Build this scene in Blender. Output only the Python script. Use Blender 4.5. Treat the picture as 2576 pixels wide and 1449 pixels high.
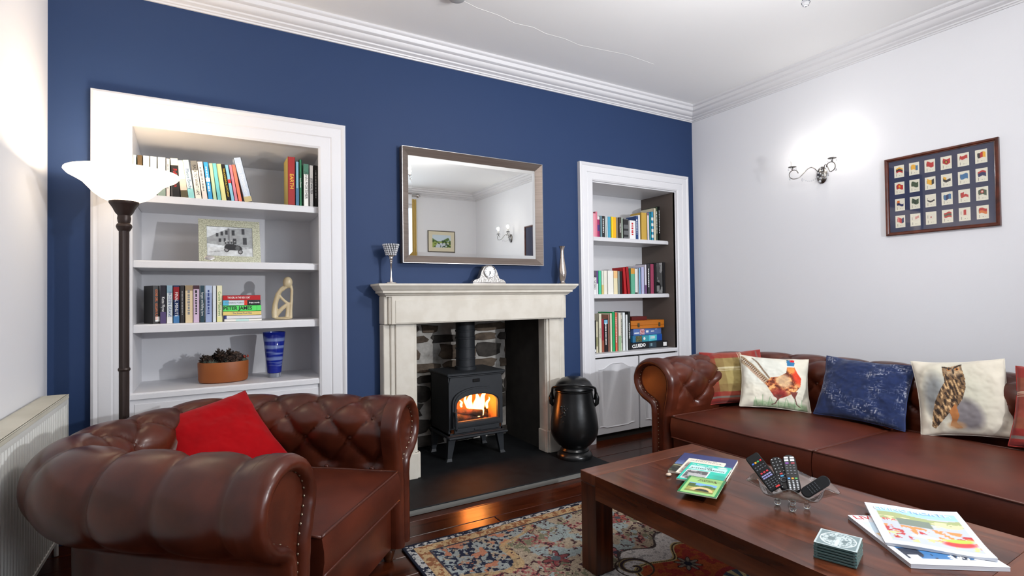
import bpy, math, random
import numpy as np
from math import sin, cos, pi, sqrt, atan2
from mathutils import Vector, Matrix, noise as mn
random.seed(7)
for o in list(bpy.data.objects): bpy.data.objects.remove(o)
S = bpy.context.scene
COL = S.collection

# ------------------------------------------------------------------ camera, world, lights, exposure
def R(d): return math.radians(d)
cam = bpy.data.cameras.new('camera'); camo = bpy.data.objects.new('camera', cam); COL.objects.link(camo)
yaw, pitch, roll = R(30.284), R(.953), R(-.727)
fwd = Vector((sin(yaw)*cos(pitch), cos(yaw)*cos(pitch), sin(pitch)))
rt0 = Vector((cos(yaw), -sin(yaw), 0)); up0 = rt0.cross(fwd)
rt = rt0*cos(roll) + up0*sin(roll); up = -rt0*sin(roll) + up0*cos(roll)
M = Matrix((( rt.x, up.x, -fwd.x, 0), (rt.y, up.y, -fwd.y, -3.5), (rt.z, up.z, -fwd.z, 1.24), (0,0,0,1)))
camo.matrix_world = M
cam.sensor_width = 36; cam.lens = 1324.9/2576*36; cam.clip_start = .05
S.camera = camo
W = bpy.data.worlds.new('world'); S.world = W; W.use_nodes = True
W.node_tree.nodes['Background'].inputs[0].default_value = (.75, .86, 1, 1)
W.node_tree.nodes['Background'].inputs[1].default_value = 2.0
S.view_settings.view_transform = 'Standard'; S.view_settings.look = 'None'
S.view_settings.gamma = 1; S.view_settings.use_curve_mapping = False
S.view_settings.exposure = 0.03
S.cycles.use_denoising = True
S.cycles.max_bounces = 8; S.cycles.diffuse_bounces = 5; S.cycles.glossy_bounces = 4
S.cycles.transmission_bounces = 6; S.cycles.transparent_max_bounces = 10
S.cycles.caustics_reflective = False; S.cycles.caustics_refractive = False
S.cycles.sample_clamp_indirect = 4
def lamp(name, kind, loc, power, color, size=.05, rot=None, sy=None, mis=True):
    l = bpy.data.lights.new(name, kind); l.energy = power; l.color = color
    if kind == 'AREA':
        l.size = size
        if sy: l.shape = 'RECTANGLE'; l.size_y = sy
    else: l.shadow_soft_size = size
    l.cycles.use_multiple_importance_sampling = mis
    o = bpy.data.objects.new(name, l); COL.objects.link(o); o.location = loc
    if rot: o.rotation_euler = rot
    return o
# photographer's flash head on a stand right of the camera
fh = lamp('flash_head', 'SPOT', (2.75, -4.10, 1.6), 285, (.94, .96, 1.0), .035, mis=False)
fh.data.spot_size = R(125); fh.data.spot_blend = 1
fh.rotation_euler = (Vector((1.3, 0, 1.5))-Vector((2.75, -4.10, 1.6))).to_track_quat('-Z', 'Y').to_euler()
# daylight falling through the window in the wall behind the camera
lamp('window_daylight', 'AREA', (2.0, -4.72, 1.8), 22, (.85, .92, 1.0), 1.5, (R(90), 0, 0), 1.7, mis=False)

# ------------------------------------------------------------------ helpers
def lin(c):
    c = np.clip(np.asarray(c, float), 0, 1)
    return np.where(c <= .04045, c/12.92, ((c+.055)/1.055)**2.4)
def rgb(*c):
    if len(c) == 1: c = c[0]
    l = lin([x/255 for x in c]); return (float(l[0]), float(l[1]), float(l[2]), 1)
MATS = {}
def mat(name, col=(200,200,200), rough=.5, metal=0, emit=None, es=1, noise=None, bump=None, coat=0, trans=0, ior=1.45, alpha=1, spec=.5, sheen=0):
    if name in MATS: return MATS[name]
    m = bpy.data.materials.new(name); m.use_nodes = True; nt = m.node_tree; b = nt.nodes['Principled BSDF']
    b.inputs['Base Color'].default_value = rgb(col); b.inputs['Roughness'].default_value = rough
    b.inputs['Metallic'].default_value = metal; b.inputs['Coat Weight'].default_value = coat; b.inputs['Coat Roughness'].default_value = .12
    b.inputs['Transmission Weight'].default_value = trans; b.inputs['IOR'].default_value = ior; b.inputs['Alpha'].default_value = alpha
    b.inputs['Specular IOR Level'].default_value = spec; b.inputs['Sheen Weight'].default_value = sheen
    if emit: b.inputs['Emission Color'].default_value = rgb(emit); b.inputs['Emission Strength'].default_value = es
    if noise or bump:
        tc = nt.nodes.new('ShaderNodeTexCoord'); mp = nt.nodes.new('ShaderNodeMapping'); nt.links.new(tc.outputs['Object'], mp.inputs[0])
    if noise:   # (scale xyz, detail, colour2, lo, hi)
        sc, det, c2, lo, hi = noise
        mp.inputs['Scale'].default_value = sc
        n = nt.nodes.new('ShaderNodeTexNoise'); n.inputs['Scale'].default_value = 1; n.inputs['Detail'].default_value = det
        nt.links.new(mp.outputs[0], n.inputs['Vector'])
        r = nt.nodes.new('ShaderNodeValToRGB'); r.color_ramp.elements[0].position = lo; r.color_ramp.elements[1].position = hi
        r.color_ramp.elements[0].color = rgb(col); r.color_ramp.elements[1].color = rgb(c2)
        nt.links.new(n.outputs[0], r.inputs[0]); nt.links.new(r.outputs[0], b.inputs['Base Color'])
    if bump:    # (scale, strength, distance)
        n2 = nt.nodes.new('ShaderNodeTexNoise'); n2.inputs['Scale'].default_value = bump[0]; n2.inputs['Detail'].default_value = 4
        nt.links.new(tc.outputs['Object'], n2.inputs['Vector'])
        bp = nt.nodes.new('ShaderNodeBump'); bp.inputs['Strength'].default_value = bump[1]; bp.inputs['Distance'].default_value = bump[2]
        nt.links.new(n2.outputs[0], bp.inputs['Height']); nt.links.new(bp.outputs[0], b.inputs['Normal'])
    MATS[name] = m; return m
def attr_mat(name, rough=.6, spec=.3, bump=None, coat=0, sheen=0):
    if name in MATS: return MATS[name]
    m = mat(name, rough=rough, spec=spec, bump=bump, coat=coat, sheen=sheen)
    nt = m.node_tree; a = nt.nodes.new('ShaderNodeAttribute'); a.attribute_name = 'Col'
    nt.links.new(a.outputs['Color'], nt.nodes['Principled BSDF'].inputs['Base Color'])
    return m

class MB:
    def __init__(s): s.v = []; s.f = []
    def add(s, vs, fs):
        n = len(s.v); s.v += [tuple(v) for v in vs]; s.f += [tuple(i+n for i in f) for f in fs]; return s
    def box(s, x0, x1, y0, y1, z0, z1, m=None, bev=0):
        if bev <= 0:
            vs = [(x, y, z) for z in (z0, z1) for y in (y0, y1) for x in (x0, x1)]
            fs = [(0,2,3,1), (4,5,7,6), (0,1,5,4), (2,6,7,3), (0,4,6,2), (1,3,7,5)]
        else:
            b = min(bev, (x1-x0)/2.01, (y1-y0)/2.01, (z1-z0)/2.01)
            X, Y, Z = (x0, x1), (y0, y1), (z0, z1); vs = []; idx = {}
            for i in (0,1):
                for j in (0,1):
                    for k in (0,1):
                        sx, sy, sz = (1,-1)[i], (1,-1)[j], (1,-1)[k]
                        c = (X[i], Y[j], Z[k])
                        for a in range(3):
                            p = [c[0]+sx*b, c[1]+sy*b, c[2]+sz*b]; p[a] = c[a]
                            idx[i,j,k,a] = len(vs); vs.append(tuple(p))
            q = lambda *k: idx[k]
            fs = []
            for a in range(3):
                o = [t for t in range(3) if t != a]
                for e in (0,1):
                    cyc = [(0,0),(1,0),(1,1),(0,1)]; f = []
                    for u, w in cyc:
                        key = [0,0,0]; key[a] = e; key[o[0]] = u; key[o[1]] = w; f.append(q(*key, a))
                    fs.append(f)
            for a in range(3):      # edges along axis a
                o = [t for t in range(3) if t != a]
                for u in (0,1):
                    for w in (0,1):
                        k0 = [0,0,0]; k0[o[0]] = u; k0[o[1]] = w; k1 = list(k0); k1[a] = 1
                        fs.append([q(*k0, o[0]), q(*k1, o[0]), q(*k1, o[1]), q(*k0, o[1])])
            for i in (0,1):
                for j in (0,1):
                    for k in (0,1): fs.append([q(i,j,k,0), q(i,j,k,1), q(i,j,k,2)])
        if m is not None: vs = [tuple(m @ Vector(v)) for v in vs]
        return s.add(vs, fs)
    def loops(s, loops, closed=True, caps=False, ring=False):
        n = len(loops[0]); base = len(s.v)
        for l in loops: s.v += [tuple(p) for p in l]
        k = len(loops)
        for i in range(k-1 if not ring else k):
            for j in range(n if closed else n-1):
                a = base+i*n+j; b = base+i*n+(j+1) % n; c = base+((i+1) % k)*n+(j+1) % n; d = base+((i+1) % k)*n+j
                s.f.append((a, b, c, d))
        if caps:
            s.f.append(tuple(base+j for j in reversed(range(n)))); s.f.append(tuple(base+(k-1)*n+j for j in range(n)))
        return s
    def lathe(s, prof, seg=24, c=(0,0), m=None, sx=1, sy=1):
        L = [[(c[0]+sx*r*cos(2*pi*i/seg), c[1]+sy*r*sin(2*pi*i/seg), z) for i in range(seg)] for r, z in prof]
        if m is not None: L = [[tuple(m @ Vector(p)) for p in l] for l in L]
        return s.loops(L, True, True)
    def tube(s, pts, r, seg=10, caps=True, flat=None):
        pts = [Vector(p) for p in pts]; n = len(pts)
        rs = r if isinstance(r, (list, tuple)) else [r]*n
        L = []; ref = None
        for i, p in enumerate(pts):
            t = (pts[min(i+1, n-1)]-pts[max(i-1, 0)]).normalized()
            if ref is None: ref = Vector((0,0,1)) if abs(t.z) < .9 else Vector((1,0,0))
            a = (ref - t*ref.dot(t)).normalized(); b = t.cross(a); ref = a
            L.append([p + a*cos(2*pi*k/seg)*rs[i] + b*sin(2*pi*k/seg)*rs[i]*(flat or 1) for k in range(seg)])
        return s.loops(L, True, caps)
    def prism(s, poly, y0, y1, m=None):      # poly in (x,z), extruded along y
        n = len(poly); vs = [(x, y0, z) for x, z in poly]+[(x, y1, z) for x, z in poly]
        fs = [tuple(range(n)), tuple(reversed(range(n, 2*n)))]+[(i, n+i, n+(i+1) % n, (i+1) % n) for i in range(n)]
        if m is not None: vs = [tuple(m @ Vector(v)) for v in vs]
        return s.add(vs, fs)
    def ball(s, c, r, seg=12, rings=8, sc=(1,1,1)):
        prof = [(sin(pi*i/rings), -cos(pi*i/rings)) for i in range(rings+1)]
        L = [[(c[0]+r*sc[0]*a*cos(2*pi*k/seg), c[1]+r*sc[1]*a*sin(2*pi*k/seg), c[2]+r*sc[2]*z) for k in range(seg)] for a, z in prof[1:-1]]
        base = len(s.v); s.loops(L); n = len(s.v); s.v += [(c[0], c[1], c[2]-r*sc[2]), (c[0], c[1], c[2]+r*sc[2])]
        for k in range(seg):
            s.f.append((n, base+(k+1) % seg, base+k)); t = base+(rings-2)*seg; s.f.append((n+1, t+k, t+(k+1) % seg))
        return s
    def build(s, name, m, parent=None, smooth=False, auto=None):
        me = bpy.data.meshes.new(name); me.from_pydata(s.v, [], s.f); me.validate(); me.update()
        import bmesh
        bm = bmesh.new(); bm.from_mesh(me); bmesh.ops.recalc_face_normals(bm, faces=bm.faces); bm.to_mesh(me); bm.free()
        if m: me.materials.append(m)
        if smooth or auto: me.polygons.foreach_set('use_smooth', [True]*len(me.polygons))
        if auto: me.set_sharp_from_angle(angle=R(auto))
        o = bpy.data.objects.new(name, me); COL.objects.link(o)
        if parent: o.parent = parent
        return o
def empty(name, loc=(0,0,0), rz=0, rot=None):
    o = bpy.data.objects.new(name, None); COL.objects.link(o); o.location = loc; o.rotation_euler = rot or (0,0,rz); o.empty_display_size = .05; return o
def tag(o, label, cat, group=None):
    o['label'] = label; o['category'] = cat
    if group: o['group'] = group
    return o
def struct(o, label=None):
    o['kind'] = 'structure'
    if label: o['label'] = label
    return o
def stuff(o): o['kind'] = 'stuff'; return o
def T(x=0, y=0, z=0): return Matrix.Translation((x, y, z))
def RX(a): return Matrix.Rotation(R(a), 4, 'X')
def RY(a): return Matrix.Rotation(R(a), 4, 'Y')
def RZ(a): return Matrix.Rotation(R(a), 4, 'Z')

# value noise on numpy arrays for painted surfaces
_rng = np.random.RandomState(3); _tab = _rng.rand(256, 256)
def vn(x, y, s=1, seed=0):
    x = x*s+seed*17.3; y = y*s+seed*7.7
    xi = np.floor(x).astype(int); yi = np.floor(y).astype(int); fx = x-xi; fy = y-yi
    fx = fx*fx*(3-2*fx); fy = fy*fy*(3-2*fy)
    g = lambda a, b: _tab[a % 256, b % 256]
    return (g(xi, yi)*(1-fx)+g(xi+1, yi)*fx)*(1-fy)+(g(xi, yi+1)*(1-fx)+g(xi+1, yi+1)*fx)*fy
def fbm(x, y, s=1, seed=0, o=4):
    t = 0; a = .5
    for i in range(o): t = t+a*vn(x, y, s*2**i, seed+i); a /= 2
    return t/(1-.5**o)
def paint(C, mask, col):
    m = np.clip(mask, 0, 1)[..., None]; return C*(1-m)+np.array(col, float)/255*m
def ell(u, v, cx, cy, rx, ry, ang=0, soft=.08):
    c, s = cos(R(ang)), sin(R(ang)); dx, dy = u-cx, v-cy
    a, b = (dx*c+dy*s)/rx, (-dx*s+dy*c)/ry
    return np.clip((1-np.sqrt(a*a+b*b))/soft+.5, 0, 1)
def rect(u, v, x0, x1, y0, y1): return ((u >= x0) & (u <= x1) & (v >= y0) & (v <= y1)).astype(float)
def poly(u, v, pts):
    ins = np.zeros(u.shape, bool); n = len(pts)
    for i in range(n):
        x1, y1 = pts[i]; x2, y2 = pts[(i+1) % n]
        if y1 == y2: continue
        c = ((y1 > v) != (y2 > v)) & (u < (x2-x1)*(v-y1)/(y2-y1)+x1); ins ^= c
    return ins.astype(float)
def line(u, v, x1, y1, x2, y2, w):
    dx, dy = x2-x1, y2-y1; t = np.clip(((u-x1)*dx+(v-y1)*dy)/(dx*dx+dy*dy), 0, 1)
    return (np.hypot(u-x1-t*dx, v-y1-t*dy) < w).astype(float)
def blank(u, col): return np.ones(u.shape+(3,))*np.array(col, float)/255
def set_cols(me, C):       # C: (nverts,3) sRGB
    a = me.color_attributes.new('Col', 'FLOAT_COLOR', 'POINT'); L = np.ones((len(C), 4), np.float32); L[:, :3] = lin(C); a.data.foreach_set('color', L.ravel())
def panel(name, w, h, nx, ny, fn, m, parent=None, mtx=None, zf=None):
    """painted sheet in local x,y (u right, v up) with optional relief zf(u,v)"""
    U, V = np.meshgrid(np.linspace(0, 1, nx+1), np.linspace(0, 1, ny+1))
    C = fn(U, V); Z = zf(U, V) if zf else np.zeros_like(U)
    P = np.stack([(U-.5)*w, (V-.5)*h, Z], -1).reshape(-1, 3)
    if mtx is not None:
        A = np.array(mtx); P = P@A[:3, :3].T+A[:3, 3]
    me = bpy.data.meshes.new(name); i = np.arange((nx+1)*(ny+1)).reshape(ny+1, nx+1)
    F = np.stack([i[:-1, :-1], i[:-1, 1:], i[1:, 1:], i[1:, :-1]], -1).reshape(-1, 4)
    me.vertices.add(len(P)); me.vertices.foreach_set('co', P.astype(np.float32).ravel())
    me.loops.add(F.size); me.loops.foreach_set('vertex_index', F.ravel().astype(np.int32))
    me.polygons.add(len(F)); me.polygons.foreach_set('loop_start', np.arange(0, F.size, 4, dtype=np.int32))
    me.polygons.foreach_set('use_smooth', np.ones(len(F), bool)); me.update(calc_edges=True); me.validate()
    set_cols(me, C.reshape(-1, 3)); me.materials.append(m)
    o = bpy.data.objects.new(name, me); COL.objects.link(o)
    if parent: o.parent = parent
    return o
TEXTQ = []
def text(body, h, m, parent, mtx, name='title', maxw=None, align='CENTER', bold=0, ex=.0003):
    """lettering: local x along the line, y up; converted to a mesh at the end"""
    TEXTQ.append((body, h, m, parent, mtx, name, maxw, align, bold, ex))
def flush_text():
    tmp = []
    for body, h, m, parent, mtx, name, maxw, align, bold, ex in TEXTQ:
        c = bpy.data.curves.new('t', 'FONT'); c.body = body; c.size = h/.72; c.align_x = align; c.align_y = 'CENTER'; c.offset = bold; c.extrude = ex; c.resolution_u = 2
        o = bpy.data.objects.new('t', c); COL.objects.link(o); tmp.append(o)
    dg = bpy.context.evaluated_depsgraph_get(); dg.update()
    for o, (body, h, m, parent, mtx, name, maxw, align, bold, ex) in zip(tmp, TEXTQ):
        me = bpy.data.meshes.new_from_object(o.evaluated_get(dg)); me.materials.clear(); me.materials.append(m)
        xs = [v.co.x for v in me.vertices] or [0]; w = max(xs)-min(xs)
        me.transform(mtx @ Matrix.Diagonal((min(1, maxw/w) if maxw and w > 0 else 1, 1, 1, 1)))
        t = bpy.data.objects.new(name, me); me.name = name; COL.objects.link(t); t.parent = parent
    for o in tmp: c = o.data; bpy.data.objects.remove(o); bpy.data.curves.remove(c)

# ------------------------------------------------------------------ materials
white_wall = mat('white_wall', (224,225,229), .75, bump=(14, .12, .01))
blue_wall = mat('blue_wall', (33,55,93), .62, bump=(10, .15, .01), spec=.35)
ceil_m = mat('ceiling_white', (240,240,240), .8, bump=(6, .1, .01))
gloss_white = mat('gloss_white', (216,216,219), .38, bump=(25, .08, .01))
stone_m = mat('limestone', (208,203,192), .6, noise=((9,9,9), 4, (200,194,182), .4, .6))
slate_m = mat('slate', (25,27,29), .62, spec=.15, noise=((12,12,12), 5, (19,20,22), .4, .6))
iron = mat('cast_iron', (38,41,45), .5, bump=(160, .15, .002), spec=.4)
blackm = mat('black_metal', (14,15,16), .28, bump=(22, .2, .003))
leather = mat('brown_leather', (80,34,19), .29, noise=((7,7,7), 5, (58,22,12), .35, .65), bump=(260, .12, .0012), spec=.5)
leather_s = mat('brown_leather_seat', (80,34,20), .42, noise=((5,5,5), 5, (60,24,14), .35, .7), bump=(200, .15, .0015), spec=.3)
piping_m = mat('leather_piping', (70,31,20), .35)
nail_m = mat('antique_brass', (150,140,120), .3, metal=.9)
chrome = mat('chrome', (210,210,212), .12, metal=1)
silver = mat('polished_silver', (205,200,196), .2, metal=1)
glass = mat('clear_glass', (240,250,248), .02, trans=1, ior=1.45)
paper = mat('book_pages', (226,220,204), .8, noise=((2,2,400), 2, (205,198,180), .3, .7))
P_matte = attr_mat('painted_matte', .7)
P_gloss = attr_mat('painted_gloss', .25, .5)
P_cloth = attr_mat('printed_cloth', .85, .2, bump=(500, .25, .001), sheen=.2)
def wood(name, c1, c2, rough, sc, coat=.3, dist=2.5, spec=.4):
    m = mat(name, c1, rough, coat=coat, spec=spec); nt = m.node_tree; b = nt.nodes['Principled BSDF']
    tc = nt.nodes.new('ShaderNodeTexCoord'); mp = nt.nodes.new('ShaderNodeMapping'); mp.inputs['Scale'].default_value = sc
    oi = nt.nodes.new('ShaderNodeObjectInfo'); va = nt.nodes.new('ShaderNodeVectorMath'); va.operation = 'ADD'
    vs = nt.nodes.new('ShaderNodeVectorMath'); vs.operation = 'SCALE'; vs.inputs[0].default_value = (13,7,3)
    nt.links.new(oi.outputs['Random'], vs.inputs['Scale'])
    nt.links.new(tc.outputs['Object'], mp.inputs[0]); nt.links.new(mp.outputs[0], va.inputs[0]); nt.links.new(vs.outputs[0], va.inputs[1])
    n = nt.nodes.new('ShaderNodeTexNoise'); n.inputs['Scale'].default_value = 1; n.inputs['Detail'].default_value = 7; n.inputs['Distortion'].default_value = dist
    nt.links.new(va.outputs[0], n.inputs['Vector'])
    r = nt.nodes.new('ShaderNodeValToRGB'); r.color_ramp.elements[0].position = .3; r.color_ramp.elements[1].position = .72
    r.color_ramp.elements[0].color = rgb(c1); r.color_ramp.elements[1].color = rgb(c2)
    nt.links.new(n.outputs[0], r.inputs[0]); nt.links.new(r.outputs[0], b.inputs['Base Color'])
    bp = nt.nodes.new('ShaderNodeBump'); bp.inputs['Strength'].default_value = .25; bp.inputs['Distance'].default_value = .003
    nt.links.new(n.outputs[0], bp.inputs['Height']); nt.links.new(bp.outputs[0], b.inputs['Normal'])
    return m
floor_w = wood('varnished_floorboard', (36,13,6), (78,32,13), .24, (1.2, 14, 14), .0, 1.5, .26)
table_w = wood('dark_table_wood', (44,17,7), (98,48,24), .26, (9, 1.3, 9), .25, 2)
table_wl = wood('table_leg_wood', (40,16,7), (86,42,21), .3, (11, 11, 1.6), .2, 1.5)
table_wx = wood('table_end_wood', (70,32,16), (104,56,31), .36, (1.3, 9, 9), .3, 2)
frame_w = wood('dark_red_frame_wood', (58,22,12), (96,42,24), .3, (6,6,6))

# ------------------------------------------------------------------ room shell
XL, XR, YN, CZ = -.69, 4.086, -4.77, 3.02
fl = MB().box(XL-.2, XR+.2, YN-.2, .6, -.12, -.02).build('floor', mat('subfloor', (20,12,8), .9)); struct(fl)
yb = YN; k = 0; bw = .178
while yb < .05:
    xs = [XL] + [XL + (.9+1.7*random.random()) + (2.1 if j else 0) for j in range(2)] + [XR]
    xs = [XL, XL+.7+2.0*((k*37) % 10)/10, XR]
    for a, b in zip(xs[:-1], xs[1:]):
        d = random.uniform(-.0012, .0012)
        bd = MB().box(a+.0015, b-.0015, yb+.0018, min(yb+bw, .06)-.0018, -.03, d, bev=.0025).build('floor_board', floor_w, fl)
    yb += bw; k += 1
ce = MB().box(XL-.2, XR+.2, YN-.2, .6, CZ, CZ+.15).build('ceiling', ceil_m); struct(ce)
cr = [(1.34,-.66), (1.45,-.63), (1.60,-.62), (1.75,-.585), (1.88,-.6), (2.0,-.57), (2.15,-.575), (2.3,-.55), (2.7,-.60), (3.0,-.58)]
MB().tube([(x, y, CZ-.0002) for x, y in cr], [.0011]*6+[.0008]*4, 6).build('plaster_crack', mat('crack_filler', (238,238,236), .8), ce)

# wall with the fireplace: built round its two alcoves and the fire opening
ALx = (-.45, .72); ARx = (2.78, 3.88); FO = (1.20, 2.32)
wb = MB()
for a, b in ((XL-.2, ALx[0]), (ALx[1], FO[0]), (FO[1], ARx[0]), (ARx[1], XR+.2)): wb.box(a, b, 0, .6, 0, CZ)
wb.box(ALx[0], ALx[1], 0, .6, 2.24, CZ); wb.box(ARx[0], ARx[1], 0, .6, 2.25, CZ); wb.box(FO[0], FO[1], 0, .6, 1.10, CZ)
wb.box(ALx[0], ALx[1], .56, .6, 0, 2.3); wb.box(ARx[0], ARx[1], .56, .6, 0, 2.3); wb.box(FO[0], FO[1], .59, .6, 0, 1.2)
wall_back = struct(wb.build('wall_back', blue_wall))
# fire chamber lining and rubble stones
ch_m = mat('sooty_render', (58,54,50), .9, noise=((5,5,5), 4, (40,37,34), .35, .65))
c = MB().box(1.2, 1.225, .0, .59, 0, 1.1).box(2.30, 2.32, .0, .59, 0, 1.1).build('chamber_side', ch_m, wall_back)
MB().box(1.2, 2.32, .575, .59, 0, 1.1).build('mortar', mat('lime_mortar', (205,200,192), .9, noise=((7,7,7), 4, (120,112,104), .45, .7), bump=(30, .5, .01)), wall_back)
MB().box(1.2, 2.32, .0, .59, 1.085, 1.1).build('chamber_head', ch_m, wall_back)
st_ms = [mat('rubble_stone_%s' % n, c1, .85, noise=((11,11,16), 6, c2, .35, .7), bump=(25, .6, .015)) for n, c1, c2 in (('grey', (138,128,118), (88,78,70)), ('brown', (122,106,90), (74,62,52)), ('dark', (84,78,72), (52,47,43)))]
z = .03; rnd = random.Random(4)
while z < 1.06:
    h = rnd.uniform(.075, .15); x = 1.215+rnd.uniform(-.06, 0)
    while x < 2.3:
        w = rnd.uniform(.13, .38)
        if x > 1.99 and z > .65: w *= .8
        if rnd.random() < .9:
            g = rnd.uniform(.003, .022); cx = x+w/2; cz = z+h/2; n = 11; hw, hh = w/2-g, h/2-g*.7
            ph = [rnd.uniform(.80, 1.16) for _ in range(n)]
            pr = [(cx+hw*p*max(-1, min(1, 1.3*cos(2*pi*i/n))), cz+hh*p*max(-1, min(1, 1.3*sin(2*pi*i/n)))) for i, p in enumerate(ph)]
            pr = [(min(2.299, max(1.226, a)), b) for a, b in pr]
            dp = rnd.uniform(.010, .022)
            L = [[(a, .58, b) for a, b in pr], [(a, .575-dp*.6, b) for a, b in pr], [(cx+(a-cx)*.86, .575-dp, cz+(b-cz)*.86) for a, b in pr]]
            MB().loops(L, True, True).build('stone', st_ms[rnd.choice([0,1,1,2]) if z > .62 else 2], wall_back, auto=50)
        x += w
    z += h
struct(MB().box(XL-.2, XL, YN-.2, .0, 0, CZ).build('wall_left', white_wall))
struct(MB().box(XR, XR+.2, YN-.2, .0, 0, CZ).build('wall_right', white_wall))
WX0, WX1, WZ0, WZ1 = 1.15, 2.84, .85, 2.75
wn = MB().box(XL, WX0, YN-.2, YN, 0, CZ).box(WX1, XR, YN-.2, YN, 0, CZ).box(WX0, WX1, YN-.2, YN, 0, WZ0).box(WX0, WX1, YN-.2, YN, WZ1, CZ)
struct(wn.build('wall_near', white_wall))
wi = empty('window_1', (0,0,0)); struct(wi)
m = MB().box(WX0, WX0+.06, YN-.1, YN-.04, WZ0, WZ1).box(WX1-.06, WX1, YN-.1, YN-.04, WZ0, WZ1).box(WX0, WX1, YN-.1, YN-.04, WZ0, WZ0+.06).box(WX0, WX1, YN-.1, YN-.04, WZ1-.06, WZ1)
m.box(WX0, WX1, YN-.1, YN-.04, 1.78, 1.83).box((WX0+WX1)/2-.02, (WX0+WX1)/2+.02, YN-.1, YN-.05, WZ0, WZ1)
m.build('window_frame', gloss_white, wi)
tg = bpy.data.materials.new('thin_pane'); tg.use_nodes = True; nt = tg.node_tree; nt.nodes.clear()
o_ = nt.nodes.new('ShaderNodeOutputMaterial'); mx = nt.nodes.new('ShaderNodeMixShader'); tr = nt.nodes.new('ShaderNodeBsdfTransparent'); gl = nt.nodes.new('ShaderNodeBsdfGlossy'); fr = nt.nodes.new('ShaderNodeLayerWeight'); fr.inputs[0].default_value = .5; pw = nt.nodes.new('ShaderNodeMath'); pw.operation = 'POWER'; pw.inputs[1].default_value = 5; ma = nt.nodes.new('ShaderNodeMath'); ma.operation = 'MULTIPLY_ADD'; ma.inputs[1].default_value = .8; ma.inputs[2].default_value = .035
gl.inputs['Roughness'].default_value = .02
nt.links.new(fr.outputs['Facing'], pw.inputs[0]); nt.links.new(pw.outputs[0], ma.inputs[0])
nt.links.new(ma.outputs[0], mx.inputs[0]); nt.links.new(tr.outputs[0], mx.inputs[1]); nt.links.new(gl.outputs[0], mx.inputs[2]); nt.links.new(mx.outputs[0], o_.inputs[0])
thin = tg
MB().box(WX0+.06, WX1-.06, YN-.075, YN-.071, WZ0+.06, WZ1-.06).build('pane', thin, wi)

# cornices along the four walls
CP = [(.135,0), (.135,-.012), (.128,-.020), (.118,-.022), (.116,-.028), (.112,-.046), (.102,-.052), (.09,-.054), (.086,-.062), (.078,-.074), (.062,-.082), (.05,-.084), (.046,-.092), (.03,-.098), (.024,-.100), (.022,-.108), (.012,-.110), (.010,-.118), (0,-.118), (0,0)]
def cornice(n, f0, f1):
    o = MB().loops([[f0(a, b) for a, b in CP], [f1(a, b) for a, b in CP]], True, True).build(n, gloss_white, auto=40); struct(o)
cornice('trim_1', lambda a, b: (XL+a, -a, CZ+b), lambda a, b: (XR-a, -a, CZ+b))
cornice('trim_2', lambda a, b: (XR-a, -a, CZ+b), lambda a, b: (XR-a, YN+a, CZ+b))
cornice('trim_3', lambda a, b: (XR-a, YN+a, CZ+b), lambda a, b: (XL+a, YN+a, CZ+b))
cornice('trim_4', lambda a, b: (XL+a, YN+a, CZ+b), lambda a, b: (XL+a, -a, CZ+b))
# skirting boards
def skirt(n, *bx): struct(MB().box(*bx[:6], bev=.004).build(n, gloss_white))
skirt('baseboard_right', XR-.018, XR, YN, 0, 0, .17)
skirt('baseboard_left', XL, XL+.018, YN, 0, 0, .17)
skirt('baseboard_near', XL+.02, XR-.02, YN, YN+.018, 0, .17)

# ------------------------------------------------------------------ built-in alcove bookcases
def architrave(x0, x1, zt, w, parent, ztilt=0):
    """moulded casing round the opening: outer edges x0,x1, top zt"""
    prof = [(0,.0), (0,-.034), (.012,-.040), (.022,-.034), (.028,-.028), (.034,-.030), (w*.52,-.030), (w*.56,-.024), (w*.60,-.026), (w-.012,-.026), (w,-.018), (w,0)]
    L = []
    for sx, sz in ((0,0), (0,1), (1,1), (1,0)):
        l = []
        for a, y in prof:
            x = x0+a if sx == 0 else x1-a
            z = 0 if sz == 0 else (zt-a + (ztilt if sx else 0))
            l.append((x, y, z))
        L.append(l)
    return MB().loops(L, True, True).build('architrave', gloss_white, parent)
def shelf_board(x0, x1, z, th, parent, y0=.03, y1=.50, name='shelf'):
    m = MB().box(x0, x1, y0, y1, z-th+.004, z, bev=.003)
    m.box(x0, x1, y0-.006, y0+.004, z-th, z-.006, bev=.002)
    return m.build(name, gloss_white, parent)
def cab_door(x0, x1, z0, z1, parent, y=-.004):
    d = MB().box(x0, x1, y, y+.022, z0, z1, bev=.003).build('cupboard_door', gloss_white, parent)
    # raised shaped panel with an arched top and a scalloped foot
    w = x1-x0; pts = []; n = 18; xi0, xi1 = x0+.055, x1-.055
    for i in range(n+1):
        t = i/n; e = max(0, min(1, (t-.08)/.14)) if t < .5 else max(0, min(1, (.92-t)/.14)); e = e*e*(3-2*e)
        pts.append((xi0+(xi1-xi0)*t, z0+.05+.012*(1-e)*0+(-.0)*e+.012*e*-1+.012))
    for i in range(n+1):
        t = 1-i/n; e = max(0, min(1, (t-.08)/.3)) if t < .5 else max(0, min(1, (.92-t)/.3)); e = e*e*(3-2*e)
        pts.append((xi0+(xi1-xi0)*t, z1-.085+.045*e))
    cx = (x0+x1)/2; cz = (z0+z1)/2
    L = [[(a, y+.001, b) for a, b in pts], [(cx+(a-cx)*.985, y-.007, cz+(b-cz)*.985) for a, b in pts], [(cx+(a-cx)*.93, y-.001, cz+(b-cz)*.955) for a, b in pts]]
    MB().loops(L, True, True).build('door_panel', gloss_white, d, auto=35)
    return d
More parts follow.
